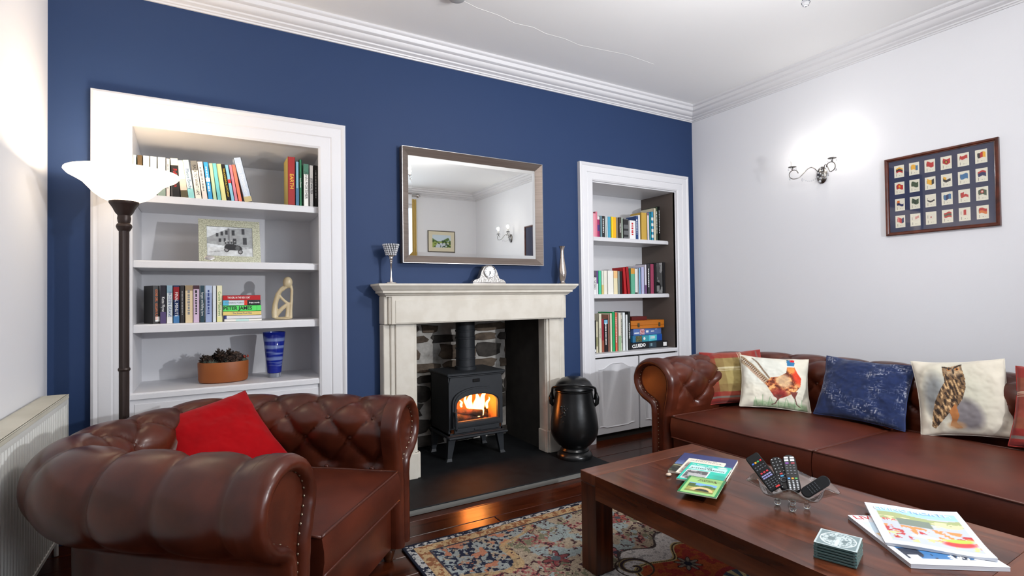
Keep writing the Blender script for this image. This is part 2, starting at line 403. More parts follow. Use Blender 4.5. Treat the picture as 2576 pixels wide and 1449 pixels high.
bcL = empty('alcove_bookcase', (.14, 0, 0)); tag(bcL, 'white built-in bookcase with moulded casing behind the brown armchair and floor lamp', 'bookcase', 'built-in alcove bookcases')
bcL.location = (0,0,0)
architrave(-.512, .79, 2.36, .165, bcL, .0)
MB().box(-.352, -.337, 0, .5, .72, 2.24).build('side_panel', gloss_white, bcL); MB().box(.655, .67, 0, .5, .72, 2.24).build('side_panel', gloss_white, bcL)
MB().box(-.45, -.352, -.002, .02, 0, 2.24).box(.67, .72, -.002, .02, 0, 2.24).build('front_stile', gloss_white, bcL)
MB().box(-.45, .72, .49, .51, 0, 2.24).build('back_panel', gloss_white, bcL)
MB().prism([(0, 2.215), (.5, 2.14), (.5, 2.19), (0, 2.235)], -.45, .72, Matrix.Rotation(R(90), 4, 'Z') @ Matrix.Diagonal((1,-1,1,1))).build('soffit', gloss_white, bcL)
for zz, th in ((1.832, .042), (1.468, .042), (1.113, .046)): shelf_board(-.337, .655, zz, th, bcL)
shelf_board(-.352, .67, .744, .035, bcL, -.008, .5, 'base_shelf')
MB().box(-.352, .67, 0, .02, 0, .71).build('plinth_panel', gloss_white, bcL)
cab_door(-.33, .145, .08, .685, bcL); cab_door(.165, .64, .08, .685, bcL)
bcR = empty('alcove_bookcase', (0,0,0)); tag(bcR, 'white built-in bookcase with cupboard doors in the corner behind the long sofa', 'bookcase', 'built-in alcove bookcases')
architrave(2.69, 3.985, 2.36, .145, bcR, .0)
MB().box(2.80, 2.815, 0, .44, .72, 2.25).build('side_panel', gloss_white, bcR); MB().box(3.83, 3.86, 0, .44, .72, 2.25).build('side_panel', mat('dark_taupe', (92,82,76), .6), bcR)  # right-hand side panel gets a darker taupe colour than the left one
MB().box(2.78, 2.815, -.002, .02, 0, 2.25).box(3.83, 3.88, -.002, .02, 0, 2.25).build('front_stile', gloss_white, bcR)
MB().box(2.78, 3.88, .44, .46, 0, 2.25).build('back_panel', gloss_white, bcR)
MB().box(2.80, 3.86, .0, .46, 2.205, 2.24).build('soffit', gloss_white, bcR)
for zz in (1.755, 1.252): shelf_board(2.815, 3.83, zz, .036, bcR, .09, .44)
shelf_board(2.815, 3.83, .744, .03, bcR, -.006, .44, 'base_shelf')
MB().box(2.815, 3.86, .03, .05, 0, .72).build('plinth_panel', mat('dark_void', (30,24,20), .9), bcR)
cab_door(2.822, 3.335, .06, .70, bcR); cab_door(3.352, 3.84, .06, .70, bcR)

# ------------------------------------------------------------------ fireplace
hs = tag(MB().box(.975, 2.52, -.60, .575, 0.001, .036, bev=.003).build('hearth_slab', slate_m), 'dark slate hearth slab under the black stove', 'hearth')
MB().box(.975, 2.52, -.606, -.601, .002, .030).build('edge_strip', mat('grey_edge', (112,112,108), .5), hs)
fs = empty('fireplace_surround', (1.75, -.07, .036)); fs.location = (0,0,0)
tag(fs, 'cream limestone fireplace surround with stepped mantel shelf against the blue wall', 'fireplace')
slab = MB()
SP = [(.0,1.335), (-.205,1.335), (-.205,1.322), (-.198,1.316), (-.188,1.300), (-.176,1.290), (-.172,1.288), (-.172,1.274), (-.165,1.272), (-.158,1.268), (-.154,1.262), (-.150,1.258), (-.143,1.256), (-.143,1.250), (0,1.250)]
def wrap(prof, xa, xb, base):   # sweep a profile round left side, front, right side
    L = []
    for s in range(4):
        l = []
        for y, z in prof:
            e = (-y)-base
            x = xa-e if s < 2 else xb+e; yy = 0 if s in (0,3) else y
            l.append((x, yy, z))
        L.append(l)
    return L
slab.loops(wrap(SP[1:-1], 1.015, 2.465, .143), False); me_ = slab
xa, xb = 1.015-.062, 2.465+.062
slab.add([(xa,0,1.335), (xa,-.205,1.335), (xb,-.205,1.335), (xb,0,1.335)], [(0,1,2,3)])
slab.add([(1.015,0,1.25), (1.015,-.143,1.25), (2.465,-.143,1.25), (2.465,0,1.25)], [(0,1,2,3)])
slab.build('mantel_shelf', stone_m, fs, auto=30)
fz = MB().box(1.01, 2.47, -.115, 0, 1.068, 1.252, bev=.004).box(1.035, 2.445, -.135, -.1, 1.068, 1.252, bev=.006).box(1.05, 2.43, -.145, -.1, 1.068, 1.252, bev=.004)
fz.box(1.075, 2.405, -.149, -.14, 1.075, 1.225, bev=.003)
fz.build('frieze', stone_m, fs)
for sx in (0, 1):
    def B(m, a, b, *r, bev=.004):
        if sx: a, b = 3.52-b, 3.52-a       # mirrored about the opening centre 1.76
        return m.box(a, b, *r, bev=bev)
    off = -.01 if sx == 0 else 0
    j = MB()
    if sx == 0:
        j.box(1.012, 1.24, -.09, 0, .2, 1.066, bev=.004).box(1.055, 1.235, -.105, -.08, .2, 1.066, bev=.006).box(1.085, 1.215, -.118, -.09, .2, 1.066, bev=.004)
        p = MB().box(1.012, 1.255, -.10, 0, .036, .205, bev=.004).box(1.055, 1.25, -.118, -.08, .036, .205, bev=.004).box(1.085, 1.228, -.128, -.09, .036, .205, bev=.003)
    else:
        j.box(2.28, 2.468, -.09, 0, .2, 1.066, bev=.004).box(2.285, 2.43, -.105, -.08, .2, 1.066, bev=.006).box(2.305, 2.40, -.118, -.09, .2, 1.066, bev=.004)
        p = MB().box(2.268, 2.468, -.10, 0, .036, .205, bev=.004).box(2.272, 2.43, -.118, -.08, .036, .205, bev=.004).box(2.29, 2.41, -.128, -.09, .036, .205, bev=.003)
    jo = j.build('jamb', stone_m, fs); p.build('plinth', stone_m, jo)
# --- stove
sv = empty('wood_stove', (1.77, .25, .036)); tag(sv, 'black cast-iron wood-burning stove with arched glass door, lit', 'stove')
sx0, sx1, sy0, sy1 = -.225, .225, -.165, .19      # local
fire_in = mat('firebox_brick', (196,128,78), .9, bump=(30, .5, .01))
body = MB().box(sx0, sx0+.012, sy0+.01, sy1, .18, .62).box(sx1-.012, sx1, sy0+.01, sy1, .18, .62).box(sx0, sx1, sy1-.012, sy1, .18, .62).box(sx0, sx1, sy0+.01, sy1, .18, .2).box(sx0, sx1, sy0+.01, sy1, .61, .622).build('body', iron, sv)
MB().box(sx0+.014, sx1-.014, sy1-.03, sy1-.013, .2, .61).box(sx0+.013, sx0+.03, sy0+.03, sy1-.03, .2, .61).box(sx1-.03, sx1-.013, sy0+.03, sy1-.03, .2, .61).box(sx0+.013, sx1-.013, sy0+.03, sy1-.02, .2, .225).box(sx0+.013, sx1-.013, sy0+.03, sy1-.02, .59, .61).build('firebox_lining', fire_in, sv)
tp = MB().box(sx0-.018, sx1+.018, sy0-.02, sy1+.01, .622, .642, bev=.006).box(sx0-.008, sx1+.008, sy0-.01, sy1, .612, .624, bev=.003).build('top_plate', iron, sv)
MB().box(sx0-.012, sx1+.012, sy0-.012, sy1+.005, .165, .185, bev=.004).box(sx0-.02, sx1+.02, sy0-.05, sy0+.01, .168, .182, bev=.004).build('base_plate', iron, sv)
def arch(x0, x1, z0, zs, ztop, n=16, rc=.0):
    """closed loop: flat bottom, straight sides, arched top; count = n+4"""
    pts = [(x0, z0), (x1, z0), (x1, zs)]
    cx, rx = (x0+x1)/2, (x1-x0)/2
    for i in range(1, n):
        a = pi*i/n; pts.append((cx+rx*cos(a), zs+(ztop-zs)*sin(a)**.75))
    pts.append((x0, zs)); return pts
def ringplate(outer, inner, y0, y1, name, m, par):
    L = [[(x, y1, z) for x, z in outer], [(x, y0, z) for x, z in outer], [(x, y0, z) for x, z in inner], [(x, y1, z) for x, z in inner]]
    return MB().loops(L, True, False, ring=True).build(name, m, par, auto=30)
inn = arch(-.172, .172, .285, .40, .478); n_ = len(inn)
door_o = arch(-.205, .205, .245, .41, .53)
cx_, cz_ = 0, .4
def sq(pts, x0, x1, z0, z1):
    out = []
    for x, z in pts:
        dx, dz = x-0, z-.40; t = 1e9
        if dx: t = min(t, ((x1 if dx > 0 else x0)-0)/dx)
        if dz: t = min(t, ((z1 if dz > 0 else z0)-.40)/dz)
        out.append((dx*t, .40+dz*t))
    return out
ringplate(sq(door_o, sx0, sx1, .185, .612), door_o, sy0, sy0+.015, 'front_plate', iron, sv)
dr = ringplate(door_o, inn, sy0-.022, sy0+.004, 'stove_door', iron, sv)
do2 = [(x*.93, .39+(z-.39)*.93) for x, z in door_o]; di2 = [(x*1.05, .385+(z-.385)*1.06) for x, z in inn]
ringplate(do2, di2, sy0-.03, sy0-.02, 'door_moulding', iron, dr)
MB().prism(inn, sy0-.008, sy0-.004).build('door_glass', thin, dr)
MB().tube([(-.19, sy0-.05, .36), (-.195, sy0-.065, .33), (-.195, sy0-.065, .25), (-.19, sy0-.05, .235)], .009, 8).box(-.2, -.18, sy0-.05, sy0-.02, .345, .365).build('handle', iron, dr)
MB().box(-.03, .03, sy0-.006, sy0, .565, .59, bev=.003).build('maker_plate', blackm, sv)
MB().box(-.19, .19, sy0-.018, sy0, .20, .235, bev=.005).box(-.03, .03, sy0-.024, sy0-.016, .21, .225, bev=.003).build('ash_door', iron, sv)
for a in (-1, 1):
    for b in (0, 1):
        xx = a*.2; yy = (sy0+.02) if b == 0 else (sy1-.03)
        t0 = [(xx-.03, yy-.02, .168), (xx+.03, yy-.02, .168), (xx+.03, yy+.02, .168), (xx-.03, yy+.02, .168)]
        t1 = [(xx+a*.02-.017, yy-.014, .02), (xx+a*.02+.017, yy-.014, .02), (xx+a*.02+.017, yy+.012, .02), (xx+a*.02-.017, yy+.012, .02)]
        t2 = [(xx+a*.025-.022, yy-.02, .0), (xx+a*.025+.022, yy-.02, .0), (xx+a*.025+.022, yy+.014, .0), (xx+a*.025-.022, yy+.014, .0)]
        MB().loops([t0, t1, t2], True, True).build('leg', iron, sv)
fp = MB().lathe([(.085,.642), (.085,.665), (.075,.668), (.075,.72), (.079,.722), (.079,.732), (.075,.734), (.075,.80), (.079,.802), (.079,.812), (.075,.814), (.075,.88), (.08,.882), (.08,.895), (.075,.897), (.075,.935), (.08,.937), (.08,.95), (.075,.952), (.075,1.075)], 28, (0, .02)).build('flue_pipe', iron, sv, auto=40)
# logs and flame
bark = mat('charred_log', (70,40,22), .9, noise=((20,20,20), 5, (20,14,10), .4, .6), bump=(40, .8, .01))
ember = mat('ember_coal', (40,20,12), .9, emit=(255,90,20), es=.7, noise=((40,40,40), 4, (12,8,6), .4, .6))
def log(p, q, r, lab, m=bark):
    p, q = Vector(p), Vector(q); pts = [p.lerp(q, i/6) for i in range(7)]
    o = MB().tube([Vector((0,0,0))+(a-p)+Vector((0,0,.004*sin(i*2))) for i, a in enumerate(pts)], [r*(1+.08*sin(3*i)) for i in range(7)], 9).build('log', m, auto=50)
    o.location = p; tag(o, lab, 'log', 'burning logs in the stove'); return o
log((1.60,.16,.325), (1.93,.24,.30), .032, 'split log lying lowest across the burning stove grate')
log((1.58,.22,.37), (1.86,.17,.345), .026, 'log resting on top of another inside the lit stove')
log((1.63,.30,.31), (1.97,.30,.32), .034, 'log at the back of the lit stove behind the flames')
cb = MB()
rc = random.Random(3)
for i in range(26):
    cb.ball((1.60+rc.random()*.34, .115+rc.random()*.10, .275+rc.random()*.012), rc.uniform(.014, .024), 7, 5, (1.2, 1, .8))
o = cb.build('ember_bed', ember); tag(o, 'bed of glowing embers behind the glass of the stove', 'embers'); stuff(o)
fm = bpy.data.materials.new('flame'); fm.use_nodes = True; nt = fm.node_tree; nt.nodes.clear()
o_ = nt.nodes.new('ShaderNodeOutputMaterial'); em = nt.nodes.new('ShaderNodeEmission'); tr = nt.nodes.new('ShaderNodeBsdfTransparent'); mx = nt.nodes.new('ShaderNodeMixShader')
tc = nt.nodes.new('ShaderNodeTexCoord'); lw = nt.nodes.new('ShaderNodeLayerWeight'); lw.inputs[0].default_value = .35
r = nt.nodes.new('ShaderNodeValToRGB'); r.color_ramp.elements[0].color = (1,.50,.12,1); r.color_ramp.elements[1].color = (1,.16,.01,1)
r.color_ramp.elements[0].position = .2; r.color_ramp.elements[1].position = .9
nt.links.new(lw.outputs['Facing'], r.inputs[0]); nt.links.new(r.outputs[0], em.inputs[0]); em.inputs[1].default_value = 10
r2 = nt.nodes.new('ShaderNodeMapRange'); r2.inputs[1].default_value = .45; r2.inputs[2].default_value = 1; nt.links.new(lw.outputs['Facing'], r2.inputs[0])
nt.links.new(r2.outputs[0], mx.inputs[0]); nt.links.new(em.outputs[0], mx.inputs[1]); nt.links.new(tr.outputs[0], mx.inputs[2]); nt.links.new(mx.outputs[0], o_.inputs[0])
fb = MB()
for (x, y, z, h, w, lean) in ((1.835,.22,.33,.165,.038,.01), (1.868,.20,.35,.145,.028,.02), (1.80,.24,.36,.14,.03,-.02), (1.895,.24,.38,.12,.022,.03), (1.765,.22,.38,.10,.018,-.03), (1.84,.19,.31,.13,.022,.015), (1.72,.24,.39,.06,.012,-.01), (1.93,.22,.36,.09,.014,.01), (1.87,.18,.32,.10,.014,.0)):
    n = 12; pts = []; rr = []
    for i in range(n+1):
        t = i/n; pts.append((x+lean*t+.012*sin(t*7+x*50)*t, y+.008*sin(t*5), z+h*t)); rr.append(w*(sin(pi*min(1, t*.85+.12))**.8)*(1-t*.55)+.001)
    fb.tube(pts, rr, 10)
o = fb.build('flame', fm, smooth=True); tag(o, 'bright yellow flames rising behind the stove glass', 'flame')
lamp('fire_glow', 'POINT', (1.82, .17, .47), 4.2, (1, .28, .05), .05)
lamp('fire_glow_low', 'POINT', (1.72, .15, .42), 3.2, (1, .24, .04), .04)
# --- coal scuttle
sc = empty('coal_scuttle', (2.395, -.30, .036), R(-37)); tag(sc, 'black metal lidded coal scuttle on the slate hearth right of the fireplace', 'scuttle')
sb = MB().lathe([(.0,.0), (.132,.0), (.134,.012), (.128,.03), (.112,.045), (.106,.05), (.108,.06), (.098,.075), (.100,.085), (.125,.10), (.155,.135), (.174,.175), (.180,.215), (.177,.26), (.168,.32), (.157,.38), (.148,.43), (.143,.47), (.141,.49), (.146,.497), (.146,.505), (.135,.508), (.0,.508)], 44).build('body', blackm, sc, auto=35)
MB().lathe([(.140,.506), (.146,.512), (.140,.532), (.122,.562), (.09,.586), (.05,.598), (.0,.601)], 40).build('lid', blackm, sc, auto=60)
hd = []
for i in range(21):
    a = pi*i/20; hd.append((-.158*cos(a)*1.0, -.045-.13*sin(a)*.9, .515+.045*sin(a)))
MB().tube([(-.155, 0, .43), (-.162, -.02, .48)]+hd+[(.162, -.02, .48), (.155, 0, .43)], .009, 10).build('handle', blackm, sc, smooth=True)
for a in (-1, 1):
    MB().tube([(a*.150, 0, .38), (a*.170, 0, .40), (a*.175, 0, .44), (a*.165, 0, .48)], [.012,.016,.015,.01], 8).build('lug', blackm, sc, smooth=True)
cr_ = MB(); rc = random.Random(9)
for i in range(26):
    a = R(-118)+rc.uniform(-.22, .22)*(1-i/60); zz = .40-i*.0048; rr = .150+(.40-zz)*.12
    cr_.ball((rr*cos(a), rr*sin(a), zz), rc.uniform(.006, .012), 7, 5)
cr_.build('crest', blackm, sc, smooth=True)

# ------------------------------------------------------------------ mirror over the mantel
mr = empty('wall_mirror', (1.73, 0, 1.48)); tag(mr, 'large landscape mirror in brushed pewter frame above the mantel', 'mirror')
x0, x1, z0, z1 = -.571, .571, 0, .798
def rl(d, y): return [(x0+d, y, z0+d), (x1-d, y, z0+d), (x1-d, y, z1-d), (x0+d, y, z1-d)]
pew = mat('brushed_pewter', (150,138,130), .32, metal=.85, noise=((3,3,90), 3, (132,120,112), .3, .7))
MB().loops([rl(.004, 0), rl(0, -.006), rl(0, -.055), rl(.003, -.058), rl(.052, -.030), rl(.054, -.022)], True).build('mirror_frame', pew, mr)
MB().loops([rl(0, -.0565), rl(0, -.060), rl(.0032, -.060), rl(.0032, -.0555)], True, ring=True).build('frame_edge', mat('silver_edge', (170,168,168), .35, metal=.9), mr)
mg = mat('mirror_glass', (242,243,240), .0, metal=1)
MB().loops([rl(.053, -.0265), rl(.078, -.0278)], True).add(rl(.078, -.0278), [(0,1,2,3)]).build('mirror_glass', mg, mr)

# ------------------------------------------------------------------ things on the mantel
MZ = 1.3355
def crystal_m(): return mat('crystal', (215,218,222), .08, metal=.35, trans=.3, ior=1.5, spec=.8)
cs = empty('candle_holder', (1.062, -.105, MZ)); tag(cs, 'silver goblet candle holder with crystal bead cup at left end of mantel', 'candle holder')
MB().lathe([(0,0), (.036,0), (.038,.004), (.036,.009), (.014,.012), (.012,.016), (.010,.03), (.006,.045), (.0055,.13), (.009,.135), (.007,.142), (.011,.148), (.008,.156), (.014,.165), (.013,.175), (.024,.182), (.026,.187), (0,.187)], 24).build('stem', silver, cs, auto=40)
bd = MB()
for row in range(6):
    zz = .193+row*.0125; rr = .030+row*.0038; n = 14+row
    for i in range(n):
        a = 2*pi*(i+.5*(row % 2))/n; bd.ball((rr*cos(a), rr*sin(a), zz), .0072, 6, 4)
o = bd.build('crystal_beads', crystal_m(), cs)
MB().lathe([(.025,.187), (.030,.2), (.047,.262), (.046,.262), (.028,.2), (.022,.19)], 20).build('cup_liner', mat('silver_mesh', (80,80,82), .3, metal=.8), cs)
ck = empty('mantel_clock', (1.785, -.10, MZ)); tag(ck, 'silver napoleon-hat mantel clock with round white dial below the mirror', 'clock')
hw = .132; pts = [(-hw, 0), (hw, 0), (hw, .016), (hw-.008,.022)]
prof = []
for i in range(25):
    t = i/24; x = (hw-.012)*(1-2*t)
    ax = abs(x); zt = .024+.112*(1/(1+math.exp((ax-.066)/.009))) if ax > .052 else .024+.074+sqrt(max(0, .052**2-x*x))*.72
    z_side = .024+.018*max(0, (hw-ax)/.06)
    pts.append((x, max(zt, min(z_side, .05))))
pts += [(-hw+.008,.022), (-hw,.016)]
MB().prism(pts, -.022, .022).build('case', mat('embossed_silver', (150,147,143), .34, metal=.9, bump=(90, .7, .004)), ck, auto=25)
MB().box(-hw-.004, hw+.004, -.028, .028, 0, .012, bev=.003).build('base', silver, ck)
cd = Matrix.Translation((0, -.024, .088))@RX(90)
MB().lathe([(0,0), (.046,0), (.048,.004), (.045,.008), (.041,.005), (.0,.005)], 32, m=cd).build('bezel', chrome, ck, auto=40)
dl = MB().lathe([(0,.0052), (.040,.0052), (.040,.0058), (0,.0058)], 32, m=cd).build('dial', mat('white_dial', (235,238,240), .4), ck)
ink = mat('black_ink', (22,22,24), .5)
hm = MB()
for i in range(12):
    a = 2*pi*i/12; hm.box(-.0016, .0016, .031, .038, .0058, .0064, m=cd@RZ(-30*i))
hm.box(-.0015, .0015, -.004, .030, .0066, .0072, m=cd@RZ(170)).box(-.002, .002, -.003, .020, .0066, .0072, m=cd@RZ(197)).lathe([(0,.006), (.004,.006), (.004,.0078), (0,.0078)], 10, m=cd)
hm.build('hands_and_numerals', ink, dl)
vs = tag(MB().lathe([(0,0), (.026,0), (.028,.006), (.020,.014), (.019,.022), (.026,.04), (.033,.075), (.034,.095), (.031,.12), (.024,.165), (.018,.21), (.015,.25), (.015,.27), (.0245,.300), (.023,.300), (.013,.268), (0,.26)], 28).build('silver_vase', mat('hammered_silver', (190,180,172), .22, metal=1, bump=(150, .5, .002)), auto=50), 'slender hammered silver vase at right end of mantel', 'vase')
vs.location = (2.452, -.095, MZ)

# ------------------------------------------------------------------ books
page_m = paper
BM = {}
def bm_(c):
    k = 'cover_%02x%02x%02x' % tuple(c)
    return mat(k, c, .42, spec=.4)
INK = {'w': mat('white_ink', (240,240,238), .5), 'k': ink, 'r': mat('red_ink', (190,24,28), .5), 'y': mat('yellow_ink', (236,200,60), .5), 'g': mat('green_ink', (80,140,60), .5), 'b': mat('blue_ink', (40,60,120), .5), 'o': mat('orange_ink', (226,110,30), .5), 'l': mat('grey_ink', (130,130,130), .5)}
def book(loc, th, h, d, col, label, cat_group, side=None, title=None, tc='k', ts=None, bands=(), rot=(0,0,0), hard=False, tz=.5, tw=.8, bold=0):
    """upright book: spine faces local -y, thickness along x (0..th), height z, depth y"""
    c = bm_(col); b = MB()
    t = .0022 if hard else .0009
    b.box(0, th, 0, t*1.5, 0, h).box(0, t, 0, d, 0, h).box(th-t, th, 0, d, 0, h)
    o = b.build('book', c); o.location = loc; o.rotation_euler = rot
    tag(o, label, 'book', cat_group)
    e = .003 if hard else .0005
    MB().box(t, th-t, t*1.5, d-e-.001, e, h-e).build('pages', page_m, o)
    if side: MB().box(-.0004, 0.0001, .0, d, 0, h).build('front_cover', bm_(side), o)
    for z0, z1, bc in bands:
        MB().box(.0003, th-.0003, -.0005, .0004, z0*h, z1*h).build('spine_band', bm_(bc), o)
    if title:
        s = ts or min(th*.55, .02)
        text(title, s, INK[tc], o, T(th/2, -.0007, h*tz)@RX(90)@RZ(-90), 'spine_title', maxw=h*tw, bold=bold)
    return o
def ordn(i): return ['first','second','third','fourth','fifth','sixth','seventh','eighth','ninth','tenth','eleventh','twelfth','thirteenth','fourteenth','fifteenth','sixteenth','seventeenth','eighteenth','nineteenth','twentieth','twenty-first','twenty-second','twenty-third','twenty-fourth','twenty-fifth','twenty-sixth'][i]
S1 = [
    (-0.352,0.027,0.22,0.0,(196,224,214),None,'k','pale mint paperback',()) ,
    (-0.321,0.024,0.222,0.0,(84,68,44),'LISA GENOVA','w','olive brown paperback',()) ,
    (-0.295,0.031,0.221,0.0,(240,240,232),None,'k','thick white paperback',()) ,
    (-0.262,0.032,0.222,0.0,(236,238,236),None,'l','white paperback with faint grey title',()) ,
    (-0.227,0.039,0.221,0.0,(226,230,222),None,'k','broad off-white paperback',((0,0.35,(150,165,150)),)) ,
    (-0.187,0.019,0.219,0.0,(238,218,206),'~','l','thin pinkish cream paperback',()) ,
    (-0.155,0.037,0.222,-3.1,(34,32,32),'Full moon','r','black paperback with red title',((0.82,1,(226,222,196)),)) ,
    (-0.114,0.034,0.215,-5.9,(206,214,200),None,'k','leaning pale aqua and peach paperback',((0,0.2,(92,84,60)),(0.2,0.5,(232,196,176)))) ,
    (-0.078,0.031,0.22,-7.8,(206,234,224),'Maeve Binchy','b','mint paperback with flowing blue script',((0,0.25,(150,210,205)),)) ,
    (-0.044,0.033,0.22,-6.8,(238,232,214),'BACK TO WHAT I AM','k','cream paperback with grey photo at spine top',((0.75,1,(120,118,112)),)) ,
    (-0.009,0.028,0.219,-7.1,(240,222,210),'~','l','pale pink paperback',()) ,
    (0.021,0.024,0.22,-6.8,(60,158,214),'~','w','bright blue and white paperback',((0.48,0.58,(232,240,240)),)) ,
    (0.046,0.02,0.216,-6.1,(190,214,170),None,'k','pale green paperback',()) ,
    (0.068,0.021,0.217,-7.2,(120,200,200),None,'w','turquoise paperback',()) ,
    (0.09,0.027,0.218,-7.9,(226,218,150),None,'l','soft yellow paperback',()) ,
    (0.119,0.019,0.219,-8.7,(30,26,22),'THE ACCIDENTAL DUTCHMAN','y','black paperback with yellow capitals',()) ,
    (0.14,0.018,0.216,-9.1,(140,196,216),None,'w','light blue paperback with red badge',((0.5,0.6,(200,60,60)),)) ,
    (0.159,0.018,0.219,-8.7,(220,136,150),None,'w','pink paperback',()) ,
    (0.179,0.02,0.222,-9.6,(238,128,100),None,'w','coral paperback',()) ,
    (0.211,0.043,0.267,-13.2,(196,208,222),'Santa Montefiore','w','silvery blue hardback leaning at row end',((0,0.12,(196,180,130)),)) ,
]
S1B = [
    (0.454,0.045,0.309,0.0,(150,30,28),'EARTH','y','tall red hardback titled EARTH with yellow cover side',((0.0,0.02,(90,16,16)),)) ,
    (0.5,0.02,0.281,0.0,(120,170,190),None,'w','slim sea blue paperback',((0,0.4,(60,110,140)),)) ,
    (0.521,0.017,0.297,0.0,(28,110,70),'Lucy Daniels','w','slim green paperback',()) ,
    (0.547,0.032,0.274,0.0,(232,232,226),'JOHN MORTIMER','k','white paperback with green top',((0.76,1,(60,110,90)),)) ,
    (0.583,0.025,0.268,0.0,(238,238,236),'JESS WALTER','k','white paperback with bold black capitals',()) ,
    (0.61,0.026,0.271,0.0,(30,28,28),'~','l','black paperback against the right end of the shelf',()) ,
]
S3 = [
    (-0.217,0.029,0.216,0.0,(36,34,44),'Kate Flynn','w','dark paperback with silver script and purple foot',((0,0.3,(84,70,110)),)) ,
    (-0.186,0.029,0.216,0.0,(206,214,216),'FROZEN GRAVE','b','pale paperback titled FROZEN GRAVE',((0.8,1,(130,160,176)),(0.0,0.18,(226,226,224)))) ,
    (-0.155,0.031,0.216,0.0,(28,44,84),'FINAL MINUTE','w','navy paperback with red block at top',((0.62,0.96,(140,24,32)),(0.0,0.2,(70,120,170)))) ,
    (-0.121,0.022,0.216,0.0,(48,46,48),'~','l','charcoal paperback',()) ,
    (-0.097,0.039,0.216,0.0,(216,196,160),'~','l','thick beige paperback with dark head at spine top',((0.86,1,(150,130,100)),)) ,
    (-0.057,0.032,0.216,0.0,(206,182,206),'~','k','lavender pink paperback with dark top',((0.9,1,(70,44,52)),)) ,
    (-0.022,0.023,0.215,0.0,(40,66,78),'forget and falling love','w','dark teal paperback',()) ,
    (0.004,0.035,0.215,0.0,(150,164,198),'~','b','blue grey paperback with small black sketch',((0.8,1,(176,190,214)),)) ,
    (0.041,0.019,0.214,0.0,(214,222,228),None,'k','thin white and pale blue paperback',()) ,
    (0.062,0.03,0.215,0.0,(230,226,190),'Carole Matthews','g','cream paperback with green author name',((0,0.14,(222,220,160)),)) ,
]
R1 = [
    (2.917,0.021,0.211,0.0,(128,96,70),None,'k','brown floral book at left end',()) ,
    (2.939,0.034,0.209,0.0,(226,150,166),None,'w','pale pink book',()) ,
    (2.974,0.023,0.226,0.0,(214,120,140),None,'w','taller pink book',()) ,
    (2.998,0.027,0.186,0.0,(160,40,96),None,'y','thin magenta and purple paperback',((0.3,0.6,(70,50,120)),(0.85,1,(226,220,220)))) ,
    (3.027,0.02,0.192,0.0,(110,140,150),None,'w','slim grey blue book',()) ,
    (3.048,0.033,0.192,0.0,(42,44,46),'~','w','black and white paperback',()) ,
    (3.083,0.013,0.189,0.0,(206,214,210),None,'k','very thin pale book',()) ,
    (3.097,0.016,0.191,0.0,(226,238,238),None,'k','thin icy white book',()) ,
    (3.115,0.035,0.191,0.0,(76,160,190),None,'w','sky blue paperback',()) ,
    (3.152,0.02,0.193,0.0,(244,214,40),None,'k','slim lemon yellow book',()) ,
    (3.172,0.039,0.191,0.0,(240,180,30),None,'r','amber yellow paperback',()) ,
    (3.213,0.028,0.191,0.0,(128,118,104),None,'k','grey brown paperback',()) ,
    (3.242,0.029,0.192,0.0,(66,60,54),'WELDON','w','dark brown paperback with white capitals',()) ,
    (3.273,0.017,0.191,0.0,(176,192,176),None,'k','thin sage paperback',()) ,
    (3.298,0.057,0.185,0.0,(96,98,100),None,'w','grey striped paperback',((0.1,0.2,(40,40,42)),(0.4,0.5,(40,40,42)),(0.7,0.95,(40,40,42)))) ,
    (3.369,0.075,0.173,0.0,(236,236,236),'~','r','broad plain white paperback',()) ,
    (3.448,0.034,0.217,0.0,(36,66,120),'~','w','navy blue hardback',()) ,
    (3.483,0.026,0.231,0.0,(224,226,228),None,'k','slim white hardback',()) ,
    (3.513,0.075,0.255,0.0,(196,160,72),None,'k','mustard gold book with patterned side',()) ,
    (3.59,0.029,0.26,0.0,(214,204,206),None,'b','cream and lilac book',((0.9,1,(120,100,120)),)) ,
    (3.622,0.023,0.253,0.0,(40,150,160),None,'w','teal book',()) ,
    (3.647,0.028,0.272,0.0,(60,150,190),None,'w','blue and white chequered book',((0.1,0.2,(220,230,230)),(0.3,0.4,(220,230,230)),(0.5,0.6,(220,230,230)),(0.7,0.8,(220,230,230)))) ,
    (3.676,0.034,0.307,0.0,(208,200,176),None,'k','tall cream book',()) ,
    (3.712,0.024,0.321,0.0,(70,84,66),'~','w','tall dark green book',()) ,
    (3.738,0.021,0.328,0.0,(26,28,28),'~','w','tall black book at right end',()) ,
]
